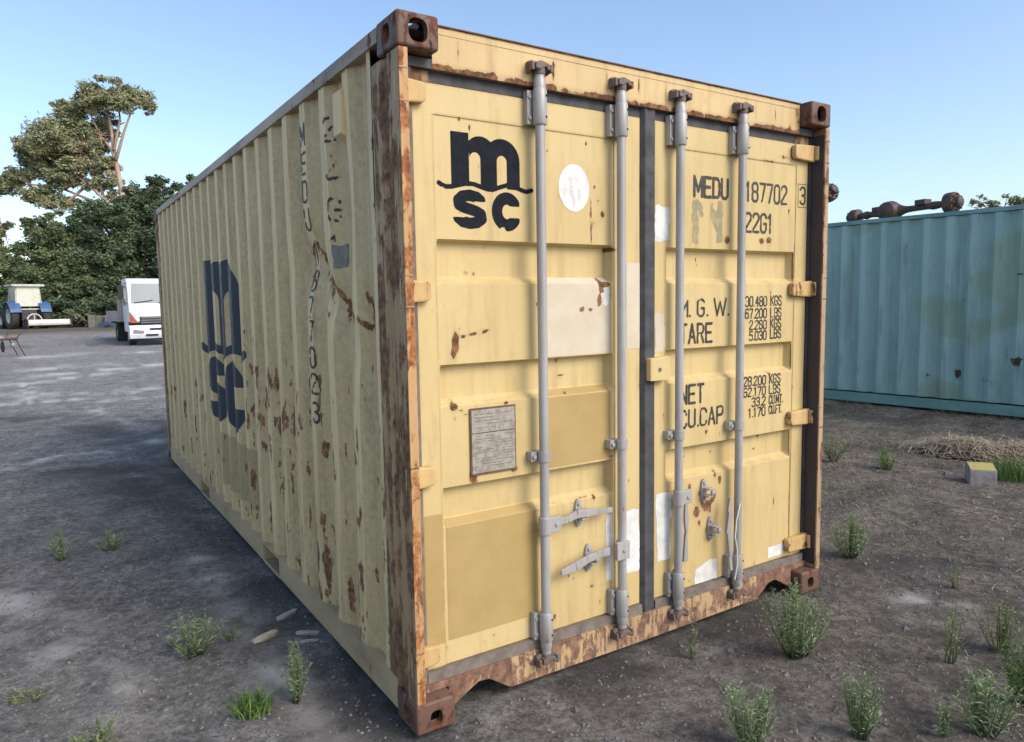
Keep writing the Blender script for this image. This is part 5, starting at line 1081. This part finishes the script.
weed(1000, 652, 58, 54, 'pale green bushy weed at the right picture edge', WD_, 16)
weed(985, 736, 66, 58, 'leafy green weed in the bottom right corner', WG, 18, ll=.034)
weed(1022, 704, 70, 44, 'dark green weed cut off by the right picture edge', GG, 24, ll=.03)
weed(950, 664, 66, 26, 'thin brownish weed left of the pale bushy one', WD_, 7)
weed(955, 588, 32, 14, 'small dry sprig in the middle of the right yard', WD_, 5)
weed(1014, 478, 24, 44, 'green grass tuft beside the yellow topped concrete block', GG, 260, True, cat='grass tuft', name='grass_tuft')
weed(566, 0 or 640, 4, 4, 'x') if False else None
weed(232, 640, 18, 44, 'dead brown twiggy weed behind the split wood scrap', WD_, 8, ll=.02)

# ---- straw, gravel
straw = simple('dry_straw', (.46, .38, .27), .85, scale=9, c2=(.25, .195, .14))
def straws(name, boxes, n, label, kind, L=.10, pile=None, mat=straw, thick=.0016, cat='straw'):
    V = []; F = []
    for i in range(n):
        bx_ = boxes[rng.integers(len(boxes))]
        if pile:
            x, y = rng.normal(size=2)*pile[2:4]*.45+pile[:2]; hh = pile[4]*math.exp(-(((x-pile[0])/pile[2])**2+((y-pile[1])/pile[3])**2))*rng.random()
        else:
            x = rng.uniform(bx_[0], bx_[1]); y = rng.uniform(bx_[2], bx_[3]); hh = .004
            if vnoise(x, y, .7, 3) < .5 and rng.random() < .85: continue
        z = float(gz(x, y))+.003+hh; a = rng.uniform(0, np.pi*2); l = L*rng.uniform(.3, 1.2); tl = rng.normal()*.10+(.12*rng.normal() if pile else 0)
        d = np.array([math.cos(a), math.sin(a), tl])*l; s = np.array([-math.sin(a), math.cos(a), 0])*thick; p = np.array([x, y, z+abs(tl)*l*.5]); c = np.array([0, 0, l*.12*rng.random()]); k = len(V)
        V += [p-d/2-s, p-d/2+s, p+c+s, p+c-s, p+d/2+s*.5, p+d/2-s*.5]; F += [(k, k+1, k+2, k+3), (k+3, k+2, k+4, k+5)]
    me = bpy.data.meshes.new(name); me.from_pydata([tuple(q) for q in V], [], F); me.update(); me.materials.append(mat); o = bpy.data.objects.new(name, me); col.objects.link(o); tag(o, label, cat, None, kind)
q = ground_at(966, 455); straws('straw_pile', [(0, 1, 0, 1)], 3200, 'heap of dry brown straw between the concrete block and the teal container', None, .30, (q[0], q[1], .30, .40, .13), thick=.003)
q = ground_at(1018, 458); straws('straw_pile', [(0, 1, 0, 1)], 900, 'smaller straw heap at the right picture edge', None, .25, (q[0], q[1], .35, .3, .12), thick=.003)
straws('scattered_straw', [(3.2, 9.0, -.8, 5.5), (4.5, 8.6, -.2, 3.5)], 4500, 'dry straw scattered over the soil on the right', 'stuff', .09, thick=.002)
straws('ground_litter', [(-2.2, 3.5, -1.6, 3.0), (.2, 3.2, -1.6, .1)], 6000, 'fine dry twigs and bits strewn on the ground', 'stuff', .035, mat=simple('grey_litter', (.20, .175, .145), .9, scale=20, c2=(.10, .09, .075)), thick=.0009, cat='litter')
def cover(name, n, box, hmax, mat, label, thr=.55, wl=.8):
    V = []; F = []; T = []
    for i in range(n):
        x = rng.uniform(box[0], box[1]); y = rng.uniform(box[2], box[3])
        if vnoise(x+21, y+4, wl, 4) < thr or (-.1 < x < WD+.1 and .0 < y < LN): continue
        z = float(gz(x, y)); h = hmax*rng.uniform(.2, 1)**1.5; a = rng.uniform(0, 6.28); ln = h*rng.uniform(.4, 2.0); w = .0013
        s_ = np.array([-math.sin(a), math.cos(a), 0])*w; d = np.array([math.cos(a), math.sin(a), 0])*ln; b0 = np.array([x, y, z]); k = len(V)
        V += [b0-s_, b0+s_, b0+d*.4+[0, 0, h*.7]+s_*.8, b0+d*.4+[0, 0, h*.7]-s_*.8, b0+d+[0, 0, h]]; F += [(k, k+1, k+2, k+3), (k+3, k+2, k+4)]; T += [(rng.random(), rng.random(), 0)]*5
    me = bpy.data.meshes.new(name); me.from_pydata([tuple(q) for q in V], [], F); me.update(); ca = me.color_attributes.new('tint', 'FLOAT_COLOR', 'POINT'); w4 = np.ones((len(V), 4)); w4[:, :3] = np.array(T); ca.data.foreach_set('color', w4.ravel())
    me.materials.append(mat); o = bpy.data.objects.new(name, me); col.objects.link(o); tag(o, label, 'ground cover', None, 'stuff')
dryg = leaf_mat('dead_grass_blades', (.19, .155, .11), (.36, .30, .21), (.16, .17, .09))
cover('dead_grass', 30000, (2.7, 9.0, -.9, 5.5), .055, dryg, 'short dead grass and flattened stalks on the soil at right', .50, .7)
cover('dead_grass', 14000, (-3, 2.4, -1.5, 3.5), .02, dryg, 'sparse dead stalks on the near yard', .52, .4)
cover('ground_cover', 9000, (3.2, 8.6, .0, 5.0), .05, GG, 'patchy low green growth on the soil at right', .62, .9)
def gravel(name, n, box, smin, smax, mat, label, keep=None):
    U = rng.random((n, 2)); X = box[0]+U[:, 0]*(box[1]-box[0]); Y = box[2]+U[:, 1]*(box[3]-box[2])
    ok = ~((X > -.01) & (X < WD+.02) & (Y > .02) & (Y < LN)); X = X[ok]; Y = Y[ok]; n = len(X)
    S = smin+(smax-smin)*rng.random(n)**4; Z = gz(X, Y)+S*.15
    base = np.array([(1,0,0),(0,1,0),(-1,0,0),(0,-1,0),(.1,.1,.8),(0,0,-.6)]); fc = np.array([(0,1,4),(1,2,4),(2,3,4),(3,0,4),(1,0,5),(2,1,5),(3,2,5),(0,3,5)])
    V = base[None]*rng.uniform(.55, 1.3, (n, 6, 3))*S[:, None, None]; a = rng.uniform(0, 6.28, n); c, s = np.cos(a)[:, None], np.sin(a)[:, None]
    V = np.stack([V[..., 0]*c-V[..., 1]*s, V[..., 0]*s+V[..., 1]*c, V[..., 2]], -1)+np.stack([X, Y, Z], -1)[:, None]
    F = (fc[None]+np.arange(n)[:, None, None]*6).reshape(-1, 3)
    me = bpy.data.meshes.new(name); me.from_pydata(V.reshape(-1, 3).tolist(), [], F.tolist()); me.update(); me.materials.append(mat); o = bpy.data.objects.new(name, me); col.objects.link(o); tag(o, label, 'gravel', None, 'stuff')
gm1 = simple('grey_pebbles', (.20, .195, .19), .9, scale=25, c2=(.10, .097, .095)); gm2 = simple('pale_pebbles', (.38, .36, .33), .85, scale=30, c2=(.2, .19, .18))
gravel('gravel', 42000, (-3.4, 4.2, -1.9, 4.5), .0025, .012, gm1, 'dark gravel scattered over the near yard')
gravel('gravel', 700, (-3.4, 6, -1.9, 5), .008, .030, gm1, 'larger loose stones on the yard')
gravel('gravel', 600, (-3.4, 7.5, -1.9, 6), .002, .010, gm2, 'pale stone chips dotted over the near yard')
print('objects', len(bpy.data.objects))
